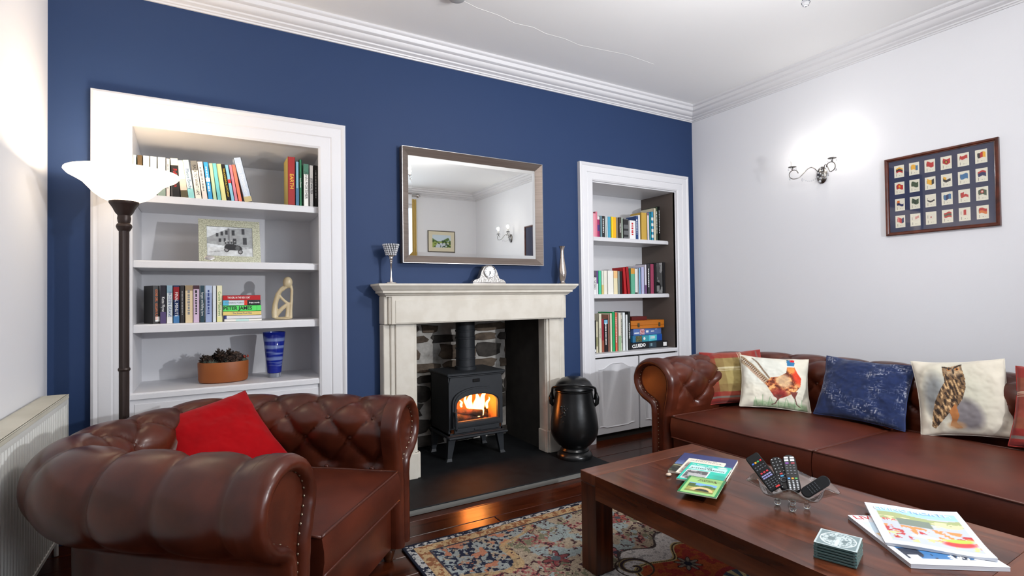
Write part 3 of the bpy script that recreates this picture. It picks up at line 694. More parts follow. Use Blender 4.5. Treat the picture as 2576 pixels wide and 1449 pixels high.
R2 = [
    (2.918,0.016,0.207,0.0,(40,38,44),None,'w','thin black book at left end',((0,0.6,(226,226,226)),)) ,
    (2.935,0.041,0.207,0.0,(232,232,232),'JO NESBO','k','white paperback with tall black capitals and grey top',((0.72,1,(90,84,96)),)) ,
    (2.978,0.018,0.207,0.0,(110,76,140),None,'w','slim purple paperback',((0,0.45,(224,222,228)),)) ,
    (2.998,0.031,0.208,0.0,(70,190,150),None,'k','emerald green paperback',()) ,
    (3.03,0.025,0.208,0.0,(216,222,206),None,'k','pale green white paperback',((0,0.4,(206,190,120)),)) ,
    (3.056,0.04,0.209,0.0,(232,228,214),None,'o','cream paperback',()) ,
    (3.099,0.068,0.209,0.0,(236,234,226),None,'l','thick ivory paperback',()) ,
    (3.169,0.047,0.209,0.0,(232,220,180),None,'g','cream paperback with orange top',((0.68,1,(236,190,130)),)) ,
    (3.218,0.022,0.207,0.0,(140,150,146),None,'k','grey green paperback',()) ,
    (3.242,0.034,0.206,0.0,(30,28,30),None,'r','black paperback',()) ,
    (3.296,0.034,0.242,-3.8,(176,28,34),None,'w','red hardback leaning left',()) ,
    (3.335,0.035,0.246,-4.9,(156,24,30),None,'w','darker red hardback leaning behind the first',()) ,
    (3.375,0.049,0.235,0.0,(96,170,140),None,'k','sea green book with orange corner',((0.78,1,(206,150,60)),)) ,
    (3.427,0.033,0.23,0.0,(226,226,222),None,'k','white book with black drawing',((0.0,0.06,(60,60,60)),)) ,
    (3.461,0.018,0.237,0.0,(160,162,164),None,'k','slim grey book',()) ,
    (3.482,0.021,0.24,0.0,(140,190,224),None,'w','light blue book',()) ,
    (3.506,0.039,0.248,0.0,(178,180,214),None,'w','lavender book',()) ,
    (3.549,0.028,0.272,0.0,(214,208,220),None,'k','white and purple hardback',((0,0.3,(110,80,120)),)) ,
    (3.58,0.037,0.28,0.0,(56,54,58),'~','w','charcoal hardback with white capitals',()) ,
    (3.62,0.047,0.28,0.0,(150,60,88),None,'w','maroon pink hardback',()) ,
    (3.669,0.034,0.288,0.0,(24,24,26),None,'w','black hardback',()) ,
]
R3 = [
    (2.895,0.044,0.281,0.0,(18,20,26),'~','w','short thick black paperback at left end',((0.02,0.1,(220,220,220)),)) ,
    (2.941,0.022,0.269,0.0,(206,200,170),None,'k','cream floral paperback',((0.2,0.5,(150,150,110)),)) ,
    (2.965,0.034,0.336,0.0,(216,212,190),'Hill Fever','l','tall cream hardback',()) ,
    (3.001,0.027,0.291,0.0,(140,36,48),None,'w','dark red paperback',((0,0.35,(150,84,66)),)) ,
    (3.03,0.041,0.29,0.0,(30,24,26),'~','w','black paperback with pale blue label',((0.85,0.97,(120,180,210)),)) ,
    (3.073,0.019,0.326,0.0,(160,110,96),None,'w','rose brown book',()) ,
    (3.093,0.024,0.339,0.0,(224,220,192),None,'g','cream book',()) ,
    (3.118,0.034,0.348,0.0,(36,160,96),None,'y','bright green hardback',()) ,
    (3.156,0.027,0.343,0.0,(222,104,78),'~','w','coral orange hardback',()) ,
    (3.188,0.034,0.34,0.0,(222,214,196),None,'k','cream hardback with green foot',((0,0.4,(150,180,140)),)) ,
    (3.223,0.018,0.318,0.0,(206,208,190),'~','k','pale grey green hardback',()) ,
    (3.242,0.033,0.341,0.0,(224,230,230),None,'l','tall white hardback',()) ,
    (3.278,0.025,0.321,0.0,(222,226,226),None,'l','white hardback',()) ,
    (3.304,0.029,0.349,0.0,(34,38,36),'ROMAN EMPIRE','w','tall black hardback titled ROMAN EMPIRE',()) ,
]
def dashes(o, th, h, inkm, seed):
    rr = random.Random(seed); m = MB(); z = h*.22
    while z < h*.86:
        l = rr.uniform(.006, .02); w = th*rr.uniform(.14, .22); m.box(th/2-w, th/2+w*.6, -.0006, .0003, z, min(z+l, h*.88)); z += l+rr.uniform(.003, .006)
    stuff(m.build('spine_lettering', inkm, o))
def row(data, z, Y, shelf, group, depth=.13, hard_from=.235, start=0, total=None):
    rr = random.Random(len(data)); n = len(data)
    for i, (x, th, h, lean, colr, title, tc, desc, bands) in enumerate(data):
        hard = h > hard_from
        d = depth+(h-.2)*.45+rr.uniform(-.004, .004)
        xx = x; 
        lab = '%s, %s from the left on %s' % (desc, ordn(i+start), shelf)
        if len(lab.split()) > 16: lab = '%s, %s on %s' % (desc, ordn(i+start), shelf)
        if len(lab.split()) > 16: lab = ' '.join(desc.split()[:6])+', %s on %s' % (ordn(i+start), shelf)
        xx += .0006
        o = book((xx, Y+rr.uniform(-.004, .006), z+.0004), th-.0014, h, d, colr, lab, group, title=None if title == '~' else title, tc=tc, bands=bands, hard=hard, rot=(0, R(lean), 0),
                 ts=min(th*.5, .024), tw=.78, bold=.0 , side=(206,180,92) if title == 'EARTH' else None)
        if title == '~': dashes(o, th-.0014, h, INK[tc], i*7+n)
row(S1, 1.832, .055, 'top shelf of left alcove', 'books on the top shelf of the left alcove')
row(S1B, 1.832, .055, 'the right-hand group of left top shelf', 'books on the top shelf of the left alcove')
row(S3, 1.113, .075, 'third shelf of left alcove', 'books on the third shelf of the left alcove', hard_from=.5, start=1)
row(R1, 1.755, .12, 'top shelf of corner alcove', 'books on the top shelf of the corner alcove', .12)
row(R2, 1.252, .12, 'middle shelf of corner alcove', 'books on the middle shelf of the corner alcove', .12)
row(R3, .744, .09, 'lowest shelf of corner alcove', 'books on the lowest shelf of the corner alcove', .12, .3)
# angled first book on the third shelf, back cover and spine both in view
gg = book((-.300, .125, 1.1134), .034, .215, .125, (26,24,24), 'angled black paperback with vertical orange lettering at left end of third shelf', 'books on the third shelf of the left alcove', title='GONE GIRL  GILLIAN FLYNN', tc='o', ts=.012, rot=(0, 0, R(-90+38)))
gg.location = (-.251, .078, 1.1134); gg.rotation_euler = (0, 0, R(24))
MB().box(.012, .034, -.0006, .0003, .012, .04).build('barcode_label', INK['w'], gg)
# large photo-covered book at the end of the middle shelf (its cover faces the room)
def bwcover(u, v):
    C = blank(u, (196,196,196)); C = paint(C, (fbm(u, v, 5, 2) > .52)*1., (120,120,120)); C = paint(C, ell(u, v, .35, .45, .25, .3)*.9, (60,60,60))
    C = paint(C, ell(u, v, .55, .2, .35, .2)*.9, (40,40,42)); C = paint(C, rect(u, v, .55, .8, .05, .25), (200,200,200)); return paint(C, ell(u, v, .15, .78, .18, .25), (26,26,28))
bk = book((3.728, .125, 1.2524), .030, .300, .21, (40,38,40), 'large black and white photo-covered book standing at right end of middle shelf', 'books on the middle shelf of the corner alcove', hard=True, title=None, rot=(0,0,0))
bk.location = (3.792, .125, 1.2524)
panel('cover_photo', .20, .29, 40, 50, bwcover, P_gloss, bk, T(-.0008, .106, .15)@RZ(-90)@RX(90))
# horizontal stack on the third shelf
def flat_book(x0, x1, z0, z1, d, colr, lab, title=None, tc='w', segs=(), Y=.06, ts=None, rz=0, tx=.5, group='books stacked flat on the third shelf', tw=.9, bold=0, align='CENTER'):
    c_ = bm_(colr); w, h = x1-x0, z1-z0
    o = MB().box(0, w, 0, .0012, 0, h).box(0, w, 0, d, 0, .001).box(0, w, 0, d, h-.001, h).build('book', c_); o.location = (x0, Y, z0+.0002); o.rotation_euler = (0,0,R(rz))
    tag(o, lab, 'book', group); MB().box(.001, w-.001, .0012, d-.001, .001, h-.001).build('pages', page_m, o)
    for a, b, bc in segs: MB().box(a*w, b*w, -.0005, .0004, .0004, h-.0004).build('spine_band', bm_(bc), o)
    if title: text(title, ts or h*.5, INK[tc], o, T(w*tx, -.0008, h/2)@RX(90), 'spine_title', maxw=w*tw, bold=bold)
    return o
zz = 1.1134; FB = 'books stacked flat on the third shelf'
st = [(.101, .302, .015, (232,230,224), 'white slim book lowest in the flat stack on third shelf', None, 'k', ((.3,.65,(190,220,214)),)),
 (.101, .302, .020, (224,222,226), 'pale lilac white book with blue end, second lowest in flat stack', '~', 'l', ((0,.06,(50,60,120)),)),
 (.094, .300, .024, (226,200,120), 'yellow book between green and pale books in the flat stack', 'The Sweet Pool Club', 'l', ()),
 (.095, .300, .035, (92,224,104), 'bright green book with bold black capitals in the flat stack', 'PETER JAMES', 'k', ((.88,.885,(20,20,20)),)),
 (.094, .296, .030, (214,224,230), 'book with blue, white and black spine under the red one', 'freya north', 'w', ((0,.15,(90,180,214)),(.56,.64,(216,60,36)),(.64,1,(30,28,32)))),
 (.094, .296, .029, (176,22,28), 'red book titled THE GIRL IN THE RED COAT topmost of flat stack', 'THE GIRL IN THE RED COAT', 'w', ())]
for i, (a, b, h, colr, lab, t, tc, segs) in enumerate(st):
    o = flat_book(a, b, zz, zz+h, .13, colr, lab, None if t == '~' or i == 4 else t, tc, segs, tx=.38 if i == 3 else .42 if i == 5 else .5, tw=.74 if i == 3 else .6 if i == 5 else .5, ts=h*(.62 if i == 3 else .4), bold=.0006 if i == 3 else .0002, Y=.062+.003*(i % 2))
    if i == 4:
        text('TURNING POINT', .010, INK['l'], o, T(.202*.3, -.0008, h/2)@RX(90), 'spine_title', maxw=.1)
        text('freya north', .009, INK['w'], o, T(.202*.83, -.0008, h/2)@RX(90), 'spine_title', maxw=.06, bold=.0004)
    zz += h+.0006
# games and puzzles at the foot of the corner alcove
def game(x0, x1, z0, z1, d, colr, name, lab, cat, rz=0, Y=.095):
    o = MB().box(0, x1-x0, 0, d, 0, z1-z0, bev=.002).build(name, bm_(colr)); o.location = (x0, Y, z0); o.rotation_euler = (0,0,R(rz)); tag(o, lab, cat); return o
g1 = game(3.340, 3.808, .7445, .804, .26, (24,26,30), 'board_game_box', 'black board game box with white title, lowest of the corner alcove stack', 'board game')
text('CLUEDO', .030, INK['w'], g1, T(.10, -.0006, .031)@RX(90)@RZ(3), 'box_title', maxw=.17, bold=.002)
MB().box(.225, .32, -.0006, .0003, .006, .052).build('box_band', bm_((44,62,74)), g1); MB().box(.245, .268, -.001, .0003, .02, .048).build('badge', bm_((120,150,160)), g1)
MB().box(.41, .455, -.001, .0003, .012, .048).build('barcode_label', INK['w'], g1)
g2 = game(3.38, 3.80, .8046, .868, .26, (42,110,150), 'jigsaw_box', 'turquoise and blue 1000 piece jigsaw box on top of the black game box', 'jigsaw', 6, .11)
MB().box(.04, .125, -.001, .0003, .004, .058).build('picture_patch', mat('jigsaw_print', (120,110,70), .5, noise=((90,90,90), 4, (40,60,40), .4, .6)), g2)
MB().box(.135, .21, -.001, .0003, .004, .058).build('box_band', bm_((60,160,170)), g2); MB().lathe([(0,0), (.014,0), (.014,.0008), (0,.0008)], 16, m=T(.16, -.0012, .031)@RX(90)).build('round_badge', INK['w'], g2)
MB().box(.22, .34, -.001, .0003, .004, .058).build('title_patch', bm_((90,200,214)), g2); text('1000', .026, INK['w'], g2, T(.275, -.0016, .034)@RX(90), 'box_title', maxw=.07, bold=.001)
MB().box(.34, .418, -.001, .0003, .002, .060).build('title_patch', bm_((36,84,170)), g2)
g3 = game(3.40, 3.79, .8686, .928, .25, (84,112,172), 'jigsaw_box', 'periwinkle blue jigsaw box between turquoise jigsaw and orange wooden case', 'jigsaw', 5, .12)
MB().box(.085, .15, -.001, .0003, .004, .055).build('picture_patch', mat('jigsaw_print2', (220,200,204), .5, noise=((110,110,110), 3, (170,60,70), .45, .55)), g3)
for a, b, c_, d_ in ((.01, .075, .016, .026), (.17, .205, .02, .04), (.24, .285, .026, .034), (.30, .33, .045, .049)): MB().box(a, b, -.001, .0003, c_, d_).build('print_line', INK['w'], g3)
ow = mat('orange_beech', (196,116,30), .4, noise=((3,20,20), 4, (176,98,24), .3, .7))
wc = empty('wooden_case', (3.37, .12, .9290)); tag(wc, 'orange wooden case with two metal clasps on the jigsaw boxes', 'case')
MB().box(0, .425, 0, .24, 0, .030, bev=.003).build('case_base', ow, wc); MB().box(0, .425, 0, .24, .0308, .075, bev=.003).build('case_lid', ow, wc)
for xx in (.08, .345): MB().box(xx, xx+.024, -.006, .0, .014, .052, bev=.002).box(xx+.005, xx+.019, -.010, -.005, .02, .04, bev=.002).build('clasp', mat('aged_clasp', (110,96,70), .4, metal=.8), wc)
game(3.42, 3.61, 1.0050, 1.040, .14, (92,26,20), 'small_box', 'small dark red box resting on the orange wooden case', 'box', 0, .16)

# ------------------------------------------------------------------ ornaments in the left alcove
gl_m = bpy.data.materials.new('glitter'); gl_m.use_nodes = True; nt = gl_m.node_tree; b_ = nt.nodes['Principled BSDF']
vo = nt.nodes.new('ShaderNodeTexVoronoi'); vo.inputs['Scale'].default_value = 420; tc = nt.nodes.new('ShaderNodeTexCoord'); nt.links.new(tc.outputs['Object'], vo.inputs['Vector'])
rp = nt.nodes.new('ShaderNodeValToRGB'); rp.color_ramp.elements[0].color = rgb(112,112,88); rp.color_ramp.elements[1].color = rgb(226,228,205); nt.links.new(vo.outputs['Color'], rp.inputs[0]); nt.links.new(rp.outputs[0], b_.inputs['Base Color'])
b_.inputs['Metallic'].default_value = .45; b_.inputs['Roughness'].default_value = .35
nb = nt.nodes.new('ShaderNodeBump'); nb.inputs['Strength'].default_value = .6; nb.inputs['Distance'].default_value = .003; nt.links.new(vo.outputs['Color'], nb.inputs['Height']); nt.links.new(nb.outputs[0], b_.inputs['Normal'])
pf = empty('photo_frame', (.138, .10, 1.4685), rot=(R(-12), 0, R(4))); tag(pf, 'sparkly silver photo frame with black and white street picture on second shelf', 'photo frame')
def pfl(a, b, y): return [(-a, y, b[0]), (a, y, b[0]), (a, y, b[1]), (-a, y, b[1])]
MB().loops([pfl(.166, (0,.268), .012), pfl(.166, (0,.268), 0), pfl(.124, (.040,.226), 0), pfl(.124, (.040,.226), .012)], True, ring=True).build('frame', gl_m, pf)
def street(u, v):
    C = blank(u, (206,212,216)); n = fbm(u, v, 14, 5)
    C = paint(C, poly(u, v, [(.0,.42), (.0,.62), (.12,.7), (.45,.95), (1,1), (1,.3), (.45,.34)]), (150,154,156)); C = paint(C, poly(u, v, [(.45,.95), (.45,.34), (.5,.33), (.5,.97)]), (110,112,116))
    for x0, y0, w, h in ((.54,.72,.07,.18), (.76,.76,.07,.2), (.2,.66,.05,.12), (.3,.7,.05,.14), (.4,.74,.05,.15), (.56,.42,.08,.2), (.78,.42,.09,.24), (.25,.48,.06,.12), (.36,.48,.05,.14)): C = paint(C, rect(u, v, x0, x0+w, y0, y0+h), (52,54,58))
    C = paint(C, (v < .3)*1., (196,200,202)); C = paint(C, line(u, v, .05, .12, .95, .3, .012), (150,152,154))
    for x, y in ((.42,.22), (.72,.16)): C = paint(C, ell(u, v, x, y, .055, .085), (30,30,32)); C = paint(C, ell(u, v, x, y, .035, .055), (140,140,142))
    C = paint(C, poly(u, v, [(.36,.3), (.42,.42), (.56,.42), (.72,.36), (.78,.26), (.7,.2), (.48,.2)]), (36,37,40)); C = paint(C, ell(u, v, .66, .28, .05, .08), (90,92,94))
    for x, y in ((.46,.47), (.53,.48), (.4,.45), (.6,.46)): C = paint(C, ell(u, v, x, y, .022, .045), (64,66,68)); C = paint(C, ell(u, v, x, y+.05, .014, .02), (180,180,180))
    return C*(.86+.28*n[..., None])
panel('photograph', .246, .184, 90, 66, street, P_gloss, pf, T(0, .006, .133)@RX(90))
MB().box(-.10, .10, .0125, .0155, .02, .24).build('backing', mat('frame_backing', (40,38,36), .8), pf)
MB().ball((-.112, -.001, .026), .018, 12, 6, (1.5, .12, .8)).build('silver_plaque', silver, pf)
# carved seated figure
def blob(parts, name, m, vox=.0035, loc=(0,0,0)):
    b = MB()
    for p in parts:
        if p[0] == 't': b.tube(p[1], p[2], 12)
        else: b.ball(p[1], p[2], 14, 10, p[3])
    o = b.build(name, m); o.location = loc
    md = o.modifiers.new('r', 'REMESH'); md.mode = 'VOXEL'; md.voxel_size = vox; md.use_smooth_shade = True
    md = o.modifiers.new('s', 'SMOOTH'); md.factor = .5; md.iterations = 4
    return o
soap = mat('soapstone', (206,192,160), .35, noise=((14,14,14), 4, (186,168,132), .35, .65))
sg = blob([('b', (0,0,.008), .052, (1.05,.62,.2)), ('t', [(-.048,0,.012), (-.05,0,.05), (-.046,0,.10), (-.03,0,.16), (-.008,0,.195)], [.018,.019,.016,.015,.013]),
 ('t', [(-.05,0,.02), (-.02,0,.055), (.01,0,.085), (.03,0,.098)], [.016,.014,.012,.010]), ('t', [(.03,0,.098), (.026,0,.06), (.022,0,.01)], [.011,.010,.012]),
 ('t', [(-.03,0,.165), (-.012,0,.14), (.012,0,.115), (.03,0,.1)], [.010,.009,.009,.010]), ('t', [(.044,0,.01), (.046,0,.06), (.05,0,.12), (.052,0,.19), (.046,0,.215)], [.012,.009,.009,.009,.010]),
 ('t', [(-.028,0,.172), (.0,-.006,.19), (.02,-.01,.206)], [.010,.010,.009]), ('t', [(.03,0,.098), (.052,0,.102)], [.009,.008]),
 ('b', (.028,0,.236), .034, (.86,.8,1.12)), ('t', [(-.008,0,.195), (.012,0,.21)], [.013,.012])], 'carved_figure', soap, .003, (.432, .135, 1.1135))
tag(sg, 'cream soapstone carving of an abstract seated thinker at right of third shelf', 'sculpture'); sg.rotation_euler = (0, 0, R(-12))
# wooden bowl with pine cones
wb_ = mat('terracotta_wood', (150,84,36), .5, noise=((6,6,6), 4, (134,70,28), .3, .7))
bo = MB().lathe([(0,.0), (.118,0), (.13,.006), (.135,.02), (.138,.118), (.136,.124), (.130,.124), (.126,.11), (.122,.02), (0,.018)], 44, sy=.72).build('oval_planter', wb_, auto=40)
bo.location = (.100, .19, .7445); tag(bo, 'brown oval wooden planter holding pine cones on the lowest left shelf', 'planter')
cone_m = mat('pine_cone', (40,29,24), .8, noise=((60,60,60), 3, (104,80,64), .45, .75))
def cone(L, r):
    m = MB(); m.tube([(0,0,-L*.45), (0,0,0), (0,0,L*.45)], [r*.25, r*.5, r*.15], 8)
    n = 9; k = 0
    for i in range(n):
        t = i/(n-1); z = -L*.45+L*.92*t; rr = r*(sin(pi*(.22+.74*t)))**.8
        c_ = max(4, int(7*rr/r))
        for j in range(c_):
            a = 2*pi*(j+.5*(i % 2))/c_; ca, sa = cos(a), sin(a); w = rr*.36; x = rr
            P = lambda rad, tt, zz: (rad*ca-tt*sa, rad*sa+tt*ca, zz)
            m.add([P(rr*.3, -w*.5, z-.003), P(rr*.3, w*.5, z-.003), P(x, w, z+.004), P(x*1.12, 0, z+.0095), P(x, -w, z+.004), P(x*.9, 0, z-.002)], [(0,1,2,3,4), (1,0,5), (0,4,5), (4,3,5), (3,2,5), (2,1,5)])
    return m
c0 = None; rr = random.Random(2)
spots = [(-.085,-.02,.125,60,0), (-.04,.03,.13,75,40), (0,-.03,.13,20,80), (.03,.03,.145,10,20), (.065,-.02,.135,55,160), (-.10,.03,.12,30,200), (-.02,.0,.15,15,300), (.09,.03,.125,80,100), (.035,-.05,.12,85,10)]
labs = ['pine cone at the left rim of the oval planter', 'pine cone lying at the back left of the planter', 'pine cone standing front centre in the planter', 'tall pine cone standing at the back centre of planter', 'large pine cone lying at front right of the planter', 'pine cone tucked behind the leftmost in the planter', 'topmost pine cone in the middle of the oval planter', 'pine cone at the back right behind the berry sprig', 'pine cone lying low along the front planter rim']
for (x, y, z, a, b_), lb in zip(spots, labs):
    if c0 is None: c0 = cone(.07, .026).build('pine_cone', cone_m); o = c0
    else: o = c0.copy(); COL.objects.link(o)
    o.location = (.100+x, .19+y*.8, .7445+z+.008); o.rotation_euler = (R(a), 0, R(b_)); o.scale = (1.3,1.3,1.2) if z > .13 else (1.15,1.15,1.1); tag(o, lb, 'pine cone', 'pine cones in the planter')
ndl = MB()
for i in range(150):
    cx, cy = rr.choice([(.115,-.01), (.10,.0), (-.06,-.045), (-.09,-.03), (.02,-.05)]); a = rr.uniform(0, 2*pi); e = rr.uniform(.1, 1.1); l = rr.uniform(.02, .042)
    p = Vector((cx+rr.uniform(-.01,.01), cy, .118)); q = p+Vector((cos(a)*cos(e)*.8, sin(a)*cos(e)*.5, sin(e)*.8))*l
    ndl.tube([p, q], [.0011, .0004], 3)
o = ndl.build('fir_sprigs', mat('frosted_fir', (112,126,112), .8)); o.location = (.100, .19, .7445); tag(o, 'frosted green fir sprigs between the pine cones', 'fir sprigs'); stuff(o)
be = MB()
for i in range(9): be.ball((.122+rr.uniform(-.012,.012), -.01+rr.uniform(-.012,.012), .142+rr.uniform(-.008,.01)), .005, 7, 5)
o = be.build('red_berries', mat('copper_berry', (150,50,30), .35)); o.location = (.100, .19, .7445); tag(o, 'small cluster of red berries at the right end of the planter', 'berries'); stuff(o)
# blue glass vase
bv = empty('glass_vase', (.386, .20, .7445)); tag(bv, 'tall tapering blue glass vase with white swirls on the lowest left shelf', 'vase')
bg = bpy.data.materials.new('blue_swirl_glass'); bg.use_nodes = True; nt = bg.node_tree; b_ = nt.nodes['Principled BSDF']
tc = nt.nodes.new('ShaderNodeTexCoord'); mp = nt.nodes.new('ShaderNodeMapping'); mp.inputs['Rotation'].default_value = (R(12), R(10), 0); mp.inputs['Scale'].default_value = (3,3,24)
nz = nt.nodes.new('ShaderNodeTexNoise'); nz.inputs['Scale'].default_value = 1.2; nz.inputs['Detail'].default_value = 2; rp = nt.nodes.new('ShaderNodeValToRGB')
rp.color_ramp.elements[0].position = .50; rp.color_ramp.elements[0].color = rgb(28,48,170); rp.color_ramp.elements[1].position = .60; rp.color_ramp.elements[1].color = rgb(140,160,222)
nt.links.new(tc.outputs['Object'], mp.inputs[0]); nt.links.new(mp.outputs[0], nz.inputs['Vector']); nt.links.new(nz.outputs[0], rp.inputs[0]); nt.links.new(rp.outputs[0], b_.inputs['Base Color'])
b_.inputs['Roughness'].default_value = .06; b_.inputs['Transmission Weight'].default_value = .45; b_.inputs['IOR'].default_value = 1.4
MB().lathe([(0,.03), (.040,.03), (.042,.034), (.0675,.288), (.066,.290), (.063,.288), (.040,.045), (0,.045)], 36).build('vase_body', bg, bv, auto=50)
MB().lathe([(0,0), (.036,0), (.038,.004), (.040,.028), (0,.0295)], 36).build('clear_foot', mat('clear_foot', (225,232,245), .05, trans=.9, ior=1.45), bv, auto=50)
# ------------------------------------------------------------------ floor lamp
LX, LY = -.335, -.36
fl_ = empty('floor_lamp', (LX, LY, 0.0015)); tag(fl_, 'dark bronze floor lamp with glowing white glass bowl left of the alcove', 'lamp')
bronze = mat('dark_bronze', (48,36,32), .4, metal=.3)
MB().lathe([(0,0), (.14,0), (.142,.012), (.12,.022), (.06,.03), (.03,.05), (.022,.07), (0,.07)], 36).build('base', bronze, fl_, auto=40)
fp_ = []; segn = 18
L = []
for z in (.06, 1.60):
    L.append([((.0215 if i % 2 else .0195)*cos(2*pi*i/segn), (.0215 if i % 2 else .0195)*sin(2*pi*i/segn), z) for i in range(segn)])
MB().loops(L, True, True).lathe([(.0235,.905), (.026,.912), (.0235,.92)], 20).lathe([(.0235,1.58), (.03,1.592), (.033,1.602), (.03,1.612), (.0235,1.618)], 20).build('pole', bronze, fl_, auto=30)
MB().lathe([(.02,1.61), (.026,1.625), (.028,1.64), (.026,1.655), (.036,1.668), (.046,1.69), (.055,1.705), (.060,1.712), (.061,1.722), (.056,1.724), (.0,1.715)], 30).build('cup', bronze, fl_, auto=40)
lg = bpy.data.materials.new('glowing_glass'); lg.use_nodes = True; b_ = lg.node_tree.nodes['Principled BSDF']; b_.inputs['Base Color'].default_value = rgb(250,240,225); b_.inputs['Roughness'].default_value = .3
b_.inputs['Emission Color'].default_value = (1,.80,.56,1); b_.inputs['Emission Strength'].default_value = 2.6
MB().lathe([(.03,1.716), (.055,1.719), (.09,1.735), (.118,1.757), (.142,1.785), (.162,1.808), (.19,1.826), (.218,1.842), (.230,1.856), (.228,1.862), (.222,1.860), (.19,1.834), (.155,1.812), (.135,1.787), (.11,1.76), (.085,1.742), (.05,1.727), (.03,1.724)], 44).build('glass_shade', lg, fl_, smooth=True)
lamp('floor_lamp_bulb', 'POINT', (LX, LY, 1.83), 12, (1, .80, .58), .04)
# ------------------------------------------------------------------ radiator
ra = empty('radiator', (-.69, -.155, 0)); tag(ra, 'white ribbed panel radiator on the left wall beside the armchair', 'radiator')
rw = mat('radiator_white', (214,214,208), .35); RL = 1.75
def corr(x, sgn):
    L0 = []; n = int(RL/.0333)
    ys = []
    for i in range(n):
        y = -i*.0333-.02; ys += [(y, 0), (y-.004, .006), (y-.0195, .006), (y-.0235, 0)]
    m = MB(); A = [(x-sgn*a if False else x-a*sgn, y, .17) for y, a in ys]; B = [(p[0], p[1], .745) for p in A]
    m.loops([A, B], False); return m
fpn = corr(.108, 1); fpn.box(.085, .094, -RL, 0, .15, .765); fpn.box(.094, .110, -RL, 0, .742, .768, bev=.003).box(.094, .110, -RL, 0, .15, .172, bev=.003); fpn.build('front_panel', rw, ra)
MB().box(.02, .03, -RL, 0, .15, .765).build('rear_panel', rw, ra)
MB().box(.018, .112, -.004, .0, .15, .785, bev=.001).box(.018, .112, -RL, -RL+.004, .15, .785).build('side_cover', rw, ra)
tgx = MB().box(.018, .114, -RL, 0, .785, .79, bev=.001).box(.105, .114, -RL, 0, .768, .79, bev=.003).box(.012, .022, -RL, 0, .775, .79, bev=.002)
tgx.build('top_grille', mat('worn_radiator_top', (206,202,186), .5, noise=((5,5,5), 5, (188,184,166), .4, .7)), ra)
for yy in (-.3, -1.4): MB().box(0.0005, .022, yy-.015, yy+.015, .3, .7).build('bracket', rw, ra)
MB().tube([(.06, .03, .0015), (.06, .03, .19), (.06, 0.0, .2)], .009, 8).build('pipe', rw, ra)
